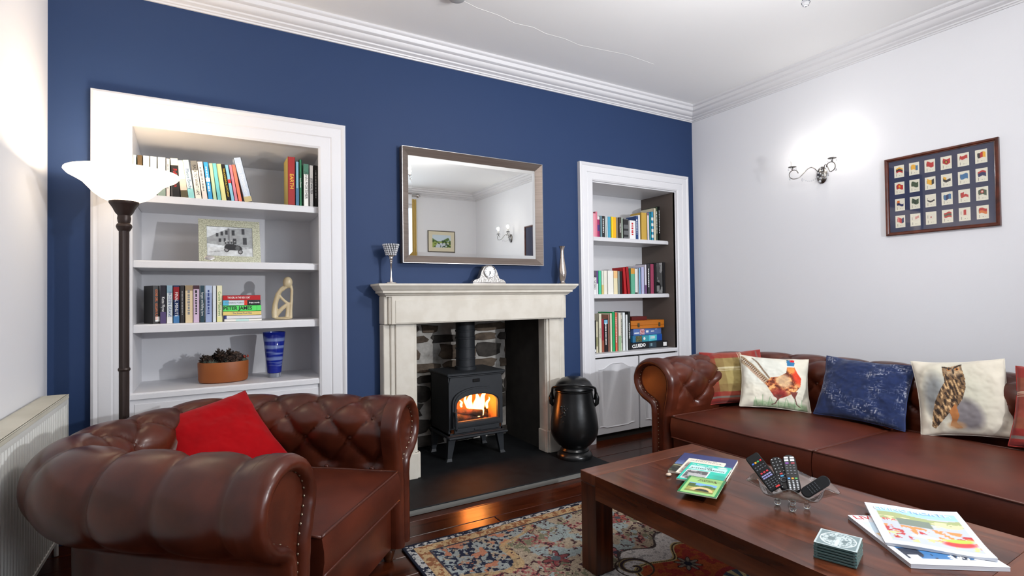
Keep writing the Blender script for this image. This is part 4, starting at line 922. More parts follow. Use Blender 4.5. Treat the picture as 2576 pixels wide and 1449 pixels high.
# ------------------------------------------------------------------ chesterfield seating
def chesterfield(name, loc, rz, a, df, b, H, seat_z, label, cat, ncush, r0=.2, Rn=.145, Rz=.15, unit=.125, seed=0, arm_drop=0, sm=1.0):
    """a: half inner width, df: arm front, b: inner back depth, path origin at the floor centre; front faces local -y"""
    root = empty(name, (loc[0], loc[1], 0), R(rz)); tag(root, label, cat)
    cn, cz = Rn+.0, H-Rz
    # cross-section: (outward, z) inner face, over the roll, under it and down the outside
    raw = [(.045, seat_z-.12), (.035, seat_z), (.012, seat_z+.08)]
    for i in range(0, 27):
        an = R(188-i*10.0); raw.append((cn+Rn*cos(an), cz+Rz*sin(an)))
    xo = cn+.012
    raw += [(cn+.030, cz-Rz*1.02), (cn+.016, cz-Rz*1.08), (xo, cz-Rz-.05), (xo, .20), (xo, .07)]
    raw = [Vector((p[0], p[1])) for p in raw]
    # resample by arc length
    def resample(pts, step):
        out = [pts[0]]; acc = 0
        for p, q in zip(pts[:-1], pts[1:]):
            d = (q-p).length; t = step-acc
            while t <= d: out.append(p.lerp(q, t/d)); t += step
            acc = (acc+d) % step
        return out+[pts[-1]]
    P = resample(raw, .0135); NP = len(P)
    N = []
    for i in range(NP):
        t = (P[min(i+1, NP-1)]-P[max(i-1, 0)]).normalized(); N.append(Vector((-t.y, t.x)) if True else 0)
    Q = [0]
    for p, q in zip(P[:-1], P[1:]): Q.append(Q[-1]+(q-p).length)
    q_top = None
    for i, p in enumerate(P):
        if p.y > H-.004 and q_top is None: q_top = Q[i]
    # path
    path = []; step = .0135
    segs = [('l', Vector((-a, -df)), Vector((-a, b-r0))), ('c', Vector((-a+r0, b-r0)), 180, 90), ('l', Vector((-a+r0, b)), Vector((a-r0, b))), ('c', Vector((a-r0, b-r0)), 90, 0), ('l', Vector((a, b-r0)), Vector((a, -df)))]
    s = 0
    for sg in segs:
        if sg[0] == 'l':
            Ln = (sg[2]-sg[1]).length; d = (sg[2]-sg[1]).normalized(); nrm = Vector((-d.y, d.x)); n = max(2, int(Ln/step))
            for i in range(n): path.append((sg[1].lerp(sg[2], i/n), nrm, s+Ln*i/n))
            s += Ln; last = (sg[2], nrm, s)
        else:
            rr_ = r0+.14; Ln = rr_*pi/2; n = int(Ln/step)
            for i in range(n):
                an = R(sg[2]+(sg[3]-sg[2])*i/n); dv = Vector((cos(an), sin(an))); path.append((sg[1]+dv*r0, dv, s+Ln*i/n))
            s += Ln
    path.append(last); S_tot = s
    nu = round(S_tot/(unit)); nu += nu % 2 == 0; u_sc = nu/S_tot     # units along the path
    dv_ = .125; v0 = 0.0; qb = Q[2]*.3
    vl = 3; q_last = q_top-.01; 
    def vcoord(q): return vl-(q_last-q)/dv_
    L = []; NS = len(path)
    for k, (pt, nv, s) in enumerate(path):
        u = s*u_sc; l = []
        for i, (p, n2, q) in enumerate(zip(P, N, Q)):
            v = vcoord(q)
            if v <= vl:
                aa, bb = (u+v)/2, (u-v)/2; f = sqrt(abs(sin(pi*aa)*sin(pi*bb)))
                f = f**.75
            else:
                f = abs(sin(pi*(u+vl)/2))**.42
            end = min(1, min(s, S_tot-s)/.06); end = end*end*(3-2*end)
            fl2 = 1.0
            if i > NP-4: fl2 = 0
            lo = max(0, min(1, (q-Q[1]*.6)/.05))
            outer = 1 if p.y > cz-Rz*1.0 else .0
            if v > vl and p.y < cz-Rz*.75: outer = max(0, min(1, (p.y-(cz-Rz*1.08))/(Rz*.33)))
            amp = .034 if v <= vl else .022
            dsp = amp*(f-1)*end*outer*lo
            dsp += .004*(mn.noise(Vector((pt.x*5, pt.y*5, q*6+seed)))) 
            # small radiating wrinkles near the buttons
            vb = round(v); ub = round(u)
            if v <= vl+.3 and (ub+vb) % 2 == 0 and vb <= vl:
                dd = sqrt((u-ub)**2+(v-vb)**2); an = atan2(v-vb, u-ub)
                dsp -= .010*math.exp(-(dd/.11)**2)*outer*end; dsp += .0016*sin(an*9)*math.exp(-((dd-.3)/.16)**2)*outer*end
            w = Vector((p.x, p.y)) - 0*n2; wn = n2
            # outward normal of the section points away from the body
            x_, z_ = w.x+wn.x*dsp, w.y+wn.y*dsp
            l.append((pt.x+nv.x*x_, pt.y+nv.y*x_, z_))
        L.append(l)
    sh = MB().loops(L, False).build('tufted_back_and_arms', leather, root, smooth=True)
    # buttons
    bm0 = None
    for vb in range(-1, vl+1):
        q = q_last-(vl-vb)*dv_
        if q < Q[1]*.8: continue
        i = min(range(NP), key=lambda j: abs(Q[j]-q))
        for ub in range(1, int(nu)):
            if (ub+vb) % 2: continue
            s = ub/u_sc; k = min(range(NS), key=lambda j: abs(path[j][2]-s)); pt, nv, _ = path[k]
            if min(s, S_tot-s) < .05: continue
            p = Vector(L[k][i]); w = P[i]+N[i]*.0
            if bm0 is None:
                bm0 = MB().ball((0,0,0), .0115, 10, 6, (1,1,.62)).build('button', piping_m, root, smooth=True); bo_ = bm0
            else: bo_ = bm0.copy(); COL.objects.link(bo_)
            nn = Vector((nv.x*N[i].x, nv.y*N[i].x, N[i].y)); bo_.location = p+nn*.004
            bo_.rotation_euler = nn.to_track_quat('Z', 'Y').to_euler()
    # arm fronts
    for sgn in (-1, 1):
        pr = [(p.x, p.y) for p in P]; pr = [(.05, .07)]+[(.045, seat_z-.2)]+pr
        cx_ = sum(p[0] for p in pr)/len(pr)
        X = lambda x: sgn*(a+x)
        # padded roll following the section
        pts = [Vector((X(x), -df+.004, z)) for x, z in pr if z > .08]
        ctr = Vector((X(cn), 0, cz))
        L2 = []; pv = [Vector(p) for p in pr]
        m = len(pv); nr = []
        for i in range(m):
            t = (pv[min(i+1, m-1)]-pv[max(i-1, 0)]).normalized(); nr.append(Vector((-t.y, t.x)))
        for _ in range(4): nr = [nr[0]]+[(nr[i-1]+nr[i]*2+nr[i+1]).normalized() for i in range(1, m-1)]+[nr[-1]]
        prof = [(0.0, 0.05), (.002, .0), (-.006, -.022), (-.022, -.034), (-.040, -.030), (-.050, -.014), (-.052, .0)]
        for i in range(m):
            off = .004*sin(i*1.3)*.5
            L2.append([(X(pv[i].x+nr[i].x*o), -df+yy+off*.3, pv[i].y+nr[i].y*o) for o, yy in prof])
        MB().loops(L2, False).build('arm_front_roll', leather, root, smooth=True)
        inn_ = [(pv[i].x+nr[i].x*-.050, pv[i].y+nr[i].y*-.050) for i in range(m)]
        inn_ = [(min(x, 9), max(z, .07)) for x, z in inn_]
        cz2 = cz; fp2 = MB()
        # panel: fan of strips between the inner and the outer side
        from mathutils.geometry import tessellate_polygon
        vs_ = [(X(x), -df-.002, z) for x, z in pr]; fs_ = [tuple(f) for f in tessellate_polygon([[Vector((x, z, 0)) for x, z in pr]])]
        fp2.add(vs_, fs_); fp2.build('arm_front_panel', leather, root)
        nm = MB(); acc = 0
        for i in range(1, m):
            p0, p1 = Vector(inn_[i-1]), Vector(inn_[i]); d = (p1-p0).length; acc += d
            if acc > .0225 and p1.y > .09:
                acc = 0; nm.ball((X(p1.x+nr[i].x*.003), -df-.006, p1.y+nr[i].y*.003), .0068, 8, 5, (1,.7,1))
        stuff(nm.build('nail_heads', nail_m, root, smooth=True))
    # base, seat cushions
    MB().box(-a-.04, a+.04, -df+.015, b+.05, .07, seat_z-.15, bev=.01).build('seat_rail', leather, root)
    for sx_ in (-1, 1):
        for yy in (-df+.05, b+.08):
            MB().lathe([(0,0), (.018,0), (.022,.01), (.028,.03), (.034,.05), (.03,.07), (0,.07)], 14, (sx_*(a+.08), yy)).build('foot', wood('foot_wood', (50,24,12), (80,42,22), .3, (20,20,20)), root, auto=40)
    cw = 2*a/ncush
    for c_ in range(ncush):
        x0 = -a+c_*cw+.004; x1 = x0+cw-.008; y0 = -df-.035; y1 = b-.02; nx, ny = max(14, int(cw/.03)), 26; th = .165
        zb = seat_z-th+.006
        top = []; 
        def bulge(u, v):
            e = (1-abs(2*u-1)**5)*(1-abs(2*v-1)**5); return e
        LL = []
        # closed rounded cushion: loops across y
        rows = []
        for j in range(ny+1):
            v = j/ny; y = y0+(y1-y0)*v; rws = []
            for i in range(nx+1):
                u = i/nx; x = x0+(x1-x0)*u
                z = seat_z-.022+.026*bulge(u, v)*sm+.004*mn.noise(Vector((x*4+seed, y*4, 3)))
                rws.append((x, y, z))
            rows.append(rws)
        m_ = MB(); m_.loops(rows, False)
        # front/side border bulging slightly
        peri = [rows[0][i] for i in range(nx+1)]+[rows[j][nx] for j in range(1, ny+1)]+[rows[ny][i] for i in range(nx-1, -1, -1)]+[rows[j][0] for j in range(ny-1, 0, -1)]
        cxm, cym = (x0+x1)/2, (y0+y1)/2
        lev = []
        for t in (0, .12, .35, .6, .85, 1):
            bl = .012*sin(pi*t); l = []
            for x, y, z in peri:
                ox = bl*(1 if x > x1-.001 else -1 if x < x0+.001 else 0)*.2; oy = -bl if y < y0+.001 else 0
                l.append((x+ox, y+oy, z+(zb-z)*t))
            lev.append(l)
        m_.loops(lev, True); m_.build('seat_cushion', leather_s, root, auto=55)
        cu = root.children[-1]
        MB().tube([Vector(p)+Vector((0,0,.001)) for p in peri]+[peri[0]], .0055, 7).build('piping', piping_m, cu, smooth=True)
        MB().tube([(x, y+(-.004 if y < y0+.001 else 0), zb+.006) for x, y, z in peri[:nx+1]], .0055, 7).build('piping', piping_m, cu, smooth=True)
    return root
ac = chesterfield('chesterfield_armchair', (.19, -1.10), 50, .335, .43, .38, .765, .47, 'wide brown leather buttoned armchair with a red cushion, left of the fireplace', 'armchair', 1, seed=1, Rn=.155, Rz=.155, unit=.112)
so = chesterfield('chesterfield_sofa', (3.07, -2.435), -90, 1.375, .43, .40, .81, .475, 'long brown leather buttoned sofa along the white right wall', 'sofa', 3, seed=5, Rn=.18, Rz=.155)

# ------------------------------------------------------------------ scatter cushions
def cushion(name, w, h, th, fn, label, c, yawd, lean, rolld=0, n=110, mt=None, group=None, back=(170,160,150), ear=.035, wr=1.0, seed=0):
    """c: world position of the bottom edge's middle; normal points (towards viewer) along yaw"""
    mt = mt or P_cloth
    root = empty(name, c); tag(root, label, 'cushion', group)
    root.matrix_world = Matrix.Translation(c)@RZ(yawd)@RX(-lean)@RY(rolld)
    U, V = np.meshgrid(np.linspace(-1, 1, n+1), np.linspace(-1, 1, n+1))
    for side in (-1, 1):
        e = np.clip((1-np.abs(U)**2.6), 0, 1)*np.clip((1-np.abs(V)**2.6), 0, 1); e = e**.5
        sx_ = 1-ear*2*(1-np.abs(V)**2)*np.abs(U)**3; sy_ = 1-ear*2*(1-np.abs(U)**2)*np.abs(V)**3
        wrk = (fbm(U+3, V+3, 3, seed, 3)-.5)*.030*wr*e
        crn = .006*wr*np.sin(9*(U-V)+4*vn(U+2, V+2, 2, seed))*np.exp(-((np.abs(U)+np.abs(V)-1.5)/.25)**2)
        X = U*w/2*sx_; Z = V*h/2*sy_+h/2; Y = side*(th/2*e)+(wrk+crn)*1.0
        P_ = np.stack([X, Y, Z], -1).reshape(-1, 3)
        me = bpy.data.meshes.new('cover'); i = np.arange((n+1)**2).reshape(n+1, n+1)
        F = np.stack([i[:-1, :-1], i[:-1, 1:], i[1:, 1:], i[1:, :-1]], -1).reshape(-1, 4)
        if side > 0: F = F[:, ::-1]
        me.vertices.add(len(P_)); me.vertices.foreach_set('co', P_.astype(np.float32).ravel()); me.loops.add(F.size); me.loops.foreach_set('vertex_index', np.ascontiguousarray(F).ravel().astype(np.int32))
        me.polygons.add(len(F)); me.polygons.foreach_set('loop_start', np.arange(0, F.size, 4, dtype=np.int32)); me.polygons.foreach_set('use_smooth', np.ones(len(F), bool)); me.update(calc_edges=True)
        C = fn((U+1)/2, (V+1)/2) if (side < 0 or back is None) else blank(U, back)
        set_cols(me, C.reshape(-1, 3)); me.materials.append(mt)
        o = bpy.data.objects.new('front_cover' if side < 0 else 'back_cover', me); COL.objects.link(o); o.parent = root
        if side < 0:
            rim = [P_[i[0, k]] for k in range(0, n+1, 5)]+[P_[i[k, n]] for k in range(5, n+1, 5)]+[P_[i[n, k]] for k in range(n-5, -1, -5)]+[P_[i[k, 0]] for k in range(n-5, 0, -5)]
    em_ = mat('seam_%d' % seed, back, .8)
    MB().tube([tuple(p) for p in rim]+[tuple(rim[0])], .0032, 6).build('seam', em_, root, smooth=True)
    return root
def p_red(u, v): n = fbm(u, v, 5, 3); return blank(u, (142,2,10))*(.9+.2*n[..., None])
def tartan(u, v):
    C = blank(u, (150,134,84))
    band = lambda t, a, b: ((t > a) & (t < b)).astype(float)
    for t, o in ((u, v), (v, u)):
        C = paint(C, (band(t, -.1, .2)+band(t, .84, 1.1))*.75, (126,34,32)); C = paint(C, band(t, .0, .05)*.5, (96,24,24))
        C = paint(C, band(t, .2, .34)*.35, (104,76,44)); C = paint(C, band(t, .68, .84)*.3, (110,84,50))
    for k in (.60, .625, .65): C = paint(C, (np.abs(u-k) < .005)*.8, (214,206,180)); C = paint(C, (np.abs(v-k) < .005)*.7, (214,206,180))
    C = paint(C, band(v, .09, .125)*.7, (96,116,110)); C = paint(C, band(u, .9, .93)*.5, (96,116,110))
    w = .5+.5*np.sin(u*420)*np.sin(v*420); return C*(.93+.1*w[..., None])
def pheasant(u, v):
    n = fbm(u, v, 9, 4); C = blank(u, (208,203,187))*(.96+.06*n[..., None])
    C = paint(C, ell(u, v, .35, .7, .35, .3, 0, .6)*.35, (196,206,206)); C = paint(C, np.clip((.14-v)/.06, 0, 1)*rect(u, v, .2, .95, 0, .3)*(.5+.5*vn(u, v, 40, 2)), (132,158,120))
    for i in range(9): x = .25+.075*i; C = paint(C, line(u, v, x, .02, x+.03*((i*7) % 3-1), .16+.03*((i*5) % 3), .006)*.6, (110,146,106))
    # tail feathers
    for (x1, y1, x2, y2, w1, cl) in ((.02,.96,.42,.46,.022,(150,128,100)), (.0,.88,.40,.42,.026,(168,148,120)), (.18,.95,.44,.50,.014,(120,100,80)), (.1,.75,.38,.42,.02,(176,150,128))):
        C = paint(C, line(u, v, x1, y1, x2, y2, w1)*.95, cl)
    for i in range(16): t = i/16; x = .04+.36*t; y = .90-.46*t; C = paint(C, line(u, v, x-.015, y-.025, x+.02, y+.015, .006), (92,60,50))
    B_ = poly(u, v, [(.36,.44), (.44,.55), (.56,.58), (.66,.66), (.68,.80), (.78,.80), (.82,.68), (.88,.58), (.86,.42), (.78,.30), (.66,.22), (.54,.16), (.48,.2), (.42,.32)])
    C = paint(C, B_, (166,92,56)); m2 = fbm(u, v, 22, 8)
    C = paint(C, B_*(m2 > .55), (96,48,36)); C = paint(C, B_*(m2 < .38), (214,160,104)); C = paint(C, ell(u, v, .62, .5, .10, .13, 20, .5)*B_*.8, (206,178,140))
    C = paint(C, ell(u, v, .82, .6, .07, .16, 10, .6)*B_*.9, (206,60,34)); C = paint(C, ell(u, v, .56, .24, .12, .1, 0, .5)*B_*.8, (130,40,40)); C = paint(C, ell(u, v, .73, .73, .06, .08, 0, .5)*B_*.9, (222,140,70))
    C = paint(C, poly(u, v, [(.68,.80), (.675,.92), (.71,.955), (.78,.95), (.79,.88), (.775,.80)]), (48,108,150)); C = paint(C, rect(u, v, .675, .78, .785, .81), (232,230,224))
    C = paint(C, ell(u, v, .755, .925, .035, .03), (200,30,40)); C = paint(C, ell(u, v, .75, .93, .008, .008), (20,20,20)); C = paint(C, poly(u, v, [(.785,.935), (.825,.915), (.785,.90)]), (226,216,190)); C = paint(C, rect(u, v, .672, .70, .93, .965), (30,80,90))
    for x1, y1, x2, y2 in ((.55,.18,.50,.07), (.76,.27,.80,.10), (.50,.07,.46,.05), (.80,.10,.85,.06)): C = paint(C, line(u, v, x1, y1, x2, y2, .009), (100,70,66))
    C = paint(C, poly(u, v, [(.48,.24), (.60,.24), (.54,.13)]), (110,56,50)); C = paint(C, poly(u, v, [(.70,.30), (.82,.32), (.77,.18)]), (110,56,50)); return C
def navy(u, v):
    n = fbm(u, v, 5, 6); f = vn(u, v*1.0, 1, 2)*0+vn(u*160, v*26, 1, 3); g = vn(u*26, v*160, 1, 9); C = blank(u, (25,37,72))*(.85+.3*fbm(u, v, 30, 2)[..., None])
    m = np.clip((n+.22*(u-.5)-.46)*5, 0, 1)*np.clip((np.maximum(f, g)-.70)*5, 0, 1); return paint(C, m*.8, (168,166,170))
def owl(u, v):
    n = fbm(u, v, 6, 1); C = blank(u, (200,192,176))*(.94+.1*n[..., None])
    C = paint(C, ell(u, v, .42, .5, .36, .42, 0, .9)*.55, (150,150,134)); C = paint(C, ell(u, v, .22, .5, .13, .28, 0, .7)*.6, (84,90,100)); C = paint(C, ell(u, v, .52, .26, .16, .2, 20, .5)*.75, (84,78,86))
    B_ = np.clip(poly(u, v, [(.33,.84), (.34,.91), (.42,.90), (.54,.94), (.545,.86), (.56,.72), (.55,.6), (.50,.46), (.42,.34), (.34,.28), (.24,.16), (.17,.08), (.13,.11), (.16,.28), (.20,.42), (.28,.58), (.34,.68)]), 0, 1)
    C = paint(C, B_, (104,80,56)); m2 = vn(u*60+v*10, v*24, 1, 5); C = paint(C, B_*(m2 > .62), (48,36,28)); C = paint(C, B_*(m2 < .3), (176,144,104))
    C = paint(C, ell(u, v, .45, .84, .10, .085, 0, .4)*B_*.6, (160,136,108)); 
    for x in (.405, .49): C = paint(C, ell(u, v, x, .86, .022, .024), (176,110,50)); C = paint(C, ell(u, v, x, .86, .012, .014), (16,12,10))
    C = paint(C, line(u, v, .45, .86, .445, .79, .008), (40,34,30)); C = paint(C, line(u, v, .34, .90, .43, .87, .010), (40,30,24)); C = paint(C, line(u, v, .54, .93, .46, .88, .010), (40,30,24))
    C = paint(C, poly(u, v, [(.34,.30), (.42,.40), (.44,.24), (.40,.16), (.46,.09), (.40,.08), (.33,.12), (.36,.2)]), (150,96,54)); C = paint(C, ell(u, v, .40, .12, .09, .05, 0, .6)*.7, (160,120,84)); return C
velvet = attr_mat('red_velvet', .8, .08, bump=(300, .3, .001), sheen=.08)
cushion('scatter_cushion', .43, .42, .12, p_red, 'plain red velvet cushion propped on the brown armchair', (.15, -.89, .468), 14, 46, -14, mt=velvet, back=(120,4,10), seed=1, wr=.6)
SG = 'cushions along the sofa'
cushion('scatter_cushion', .42, .38, .12, tartan, 'red and olive tartan cushion in left corner of sofa, behind the pheasant', (3.18, -1.14, .482), -38, 24, -3, group=SG, back=(150,44,38), seed=2)
cushion('scatter_cushion', .42, .36, .12, pheasant, 'cream cushion printed with a cock pheasant', (3.21, -1.38, .482), -50, 26, 3, group=SG, back=(206,200,184), seed=3, n=170)
cushion('scatter_cushion', .47, .39, .12, navy, 'navy blue woven cushion with silvery worn weave, middle of sofa', (3.29, -1.84, .482), -80, 28, 3, group=SG, back=(34,46,88), seed=4, n=170)
cushion('scatter_cushion', .39, .41, .13, owl, 'pale cushion printed with a brown eagle owl', (3.405, -2.325, .482), -70, 20, -6, group=SG, back=(200,194,180), seed=5, n=170)
cushion('scatter_cushion', .43, .41, .13, tartan, 'red and tan tartan cushion right of the owl cushion, cut by the frame', (3.40, -2.70, .482), -86, 24, 0, group=SG, back=(150,44,38), seed=6)
# ------------------------------------------------------------------ coffee table
ct = empty('coffee_table', (1.865, -2.28, 0)); tag(ct, 'solid dark wood coffee table in front of the sofa on the patterned rug', 'table')
ct.rotation_euler = (0, 0, R(1.3)); TZ = .45; hx, hy = .375, .715
th_ = .045
for i in range(5):
    xa_ = -hx+i*2*hx/5; MB().box(xa_, xa_+2*hx/5, -hy+.1005, hy-.1005, TZ-th_, TZ, bev=.0004).build('top_plank', table_w, ct)
for s_ in (-1, 1):
    y0, y1 = (hy-.10, hy) if s_ > 0 else (-hy, -hy+.10)
    MB().box(-hx-.002, hx+.002, y0, y1, TZ-th_, TZ+.0012, bev=.002).build('breadboard_end', table_wx, ct)
    MB().box(-hx+.1, hx-.1, s_*(hy-.03)-.012, s_*(hy-.03)+.012, TZ-.105, TZ-th_).build('apron', table_w, ct)
    MB().box(s_*(hx-.012)-.012, s_*(hx-.012)+.012, -hy+.1, hy-.1, TZ-.105, TZ-th_).build('apron', table_w, ct)
    for t_ in (-1, 1):
        MB().box(min(s_*hx, s_*(hx-.10)), max(s_*hx, s_*(hx-.10)), min(t_*hy, t_*(hy-.10)), max(t_*hy, t_*(hy-.10)), .012, TZ-th_-.0005, bev=.003).build('leg', table_wl, ct)

# booklets on the table
def booklet(loc, w, h, th, rz, fn, label, name='booklet', n=(70, 50), spine=(220,220,215), curl=None, cat='book', group='booklets fanned on the coffee table'):
    root = empty(name, loc, R(rz)); tag(root, label, cat, group)
    MB().box(-w/2+.0008, w/2-.0008, -h/2+.0008, h/2-.0008, .0006, th-.0008).build('pages', page_m if not curl else mat('magazine_pages', (228,228,230), .45, noise=((2,2,500), 2, (205,205,208), .3, .7)), root) if not curl else None
    MB().box(-w/2, w/2, -h/2, h/2, 0, .0006).build('back_cover', bm_(spine), root)
    MB().box(-w/2, -w/2+.0008, -h/2, h/2, 0, th).build('spine', bm_(spine), root)
    panel('front_cover', w, h, n[0], n[1], fn, P_gloss, root, T(0, 0, th), zf=curl)
    return root
def c_navy(u, v):
    C = blank(u, (44,54,104)); C = paint(C, np.clip((.62-v)*3, 0, 1)*(v > .3), (120,150,196)); C = paint(C, (v < .34+.05*fbm(u, v, 5, 2))*1., (64,70,52)); C = paint(C, ((v < .3) & (fbm(u, v, 14, 3) > .52))*1., (38,42,36)); C = paint(C, (np.abs(v-.30-.03*u) < .008)*1., (196,190,150)); return C
def c_cream(u, v):
    C = blank(u, (226,220,204)); C = paint(C, rect(u, v, .06, .94, .05, .74), (120,112,104)); return paint(C, rect(u, v, .06, .94, .05, .74)*(fbm(u, v, 12, 3) > .5), (170,162,150))
def c_teal(u, v):
    C = blank(u, (44,190,168)); C = paint(C, rect(u, v, .06, .94, .64, .84), (190,232,228)); C = paint(C, ell(u, v, .80, .91, .12, .05), (200,214,210)); C = paint(C, rect(u, v, .06, .60, .08, .58), (230,232,230)); C = paint(C, rect(u, v, .08, .58, .10, .56), (88,88,88))
    return paint(C, rect(u, v, .08, .58, .10, .56)*(fbm(u, v, 9, 7) > .5), (176,176,176))
def c_green(u, v):
    C = blank(u, (36,124,70)); C = paint(C, rect(u, v, .07, .93, .04, .96), (150,196,118)); S_ = rect(u, v, .13, .87, .14, .62)
    C = paint(C, S_, (112,164,214)); C = paint(C, S_*(v < .52+.04*np.sin(u*12))*1., (70,104,44)); C = paint(C, S_*(v < .40)*(fbm(u, v, 10, 2) > .45), (150,150,70))
    br = S_*((np.hypot((u-.55)/1.15, v-.18) < .26) & (v > .2)); C = paint(C, br, (206,184,128)); C = paint(C, S_*(np.hypot((u-.57)/1.15, v-.17) < .17), (44,46,30)); C = paint(C, S_*(v < .22), (120,120,56)); C = paint(C, S_*(u < .32)*(v > .4)*(v < .60)*(fbm(u, v, 18, 4) > .35), (64,90,34)); return C
AX = -62
n1 = booklet((1.965, -1.850, TZ+.0014), .245, .295, .011, AX, c_navy, 'large navy landscape book lowest in the fan on the table', 'book', spine=(232,232,232))
n2 = booklet((1.912, -1.880, TZ+.0130), .165, .235, .004, AX-1, c_cream, 'cream local history booklet between navy book and teal booklet', spine=(222,214,196))
n3 = booklet((1.850, -1.950, TZ+.0176), .175, .245, .006, AX-1, c_teal, 'teal THE ALSTON BRANCH booklet, partly under the green one', spine=(206,214,210))
n4 = booklet((1.705, -2.058, TZ+.0242), .145, .205, .005, AX, c_green, 'green ALSTON AND ALLENDALE booklet with a stone bridge, on top of fan', spine=(30,110,60))
text('A HISTORY OF', .010, INK['l'], n2, T(0, .104, .0043), 'title', .13); text('ALSTON MOOR', .014, INK['l'], n2, T(0, .086, .0043), 'title', .14)
text('THE', .013, ink, n3, T(0, .069, .0063), 'title', .1); text('ALSTON BRANCH', .015, ink, n3, T(0, .050, .0063), 'title', .14); text('The Oakwood Press', .008, INK['w'], n3, T(-.03, .1, .0063), 'title', .1)
text('ALSTON &', .010, mat('brown_ink', (90,60,30), .5), n4, T(.008, .068, .0053), 'title', .1); text('ALLENDALE', .010, mat('brown_ink'), n4, T(.008, .055, .0053), 'title', .1)
MB().ball((0,0,0), .012, 10, 7, (1.2, .8, .6)).build('pebble', mat('pale_pebble', (190,170,150), .5), None, smooth=True)
pb = bpy.data.objects['pebble']; pb.location = (1.742, -1.848, TZ+.0085); tag(pb, 'small pale pebble beside the left corner of the booklet fan', 'pebble')
# glass bowl
gb = empty('glass_bowl', (1.872, -2.325, TZ+.0008)); tag(gb, 'clear fluted glass bowl on ball feet holding four remote controls', 'bowl')
L = []; nn = 72
for r, z, am in ((.002,.036,0), (.045,.037,0), (.075,.046,.02), (.108,.064,.05), (.136,.086,.10), (.140,.090,.10), (.137,.092,.10), (.107,.070,.05), (.074,.051,.02), (.045,.041,0), (.002,.040,0)):
    L.append([((r*(1+am*cos(6*2*pi*i/nn)))*cos(2*pi*i/nn), (r*(1+am*cos(6*2*pi*i/nn)))*sin(2*pi*i/nn), z+am*.13*cos(6*2*pi*i/nn+pi)*1.0) for i in range(nn)])
gm = thin.copy(); gm.name = 'bowl_glass'
for n_ in gm.node_tree.nodes:
    if n_.type == 'MATH' and n_.operation == 'POWER': n_.inputs[1].default_value = 2.2
    if n_.type == 'MATH' and n_.operation == 'MULTIPLY_ADD': n_.inputs[2].default_value = .09
    if n_.type == 'BSDF_TRANSPARENT': n_.inputs[0].default_value = (.90,.90,.88,1)
MB().loops(L, True, True).build('bowl_body', gm, gb, smooth=True)
for k in range(4):
    a = R(-55+90*k); MB().ball((.048*cos(a), .048*sin(a), .012), .0125, 12, 8).tube([(.048*cos(a), .048*sin(a), .022), (.05*cos(a), .05*sin(a), .040)], [.007, .011], 10).build('foot', glass, gb, smooth=True)
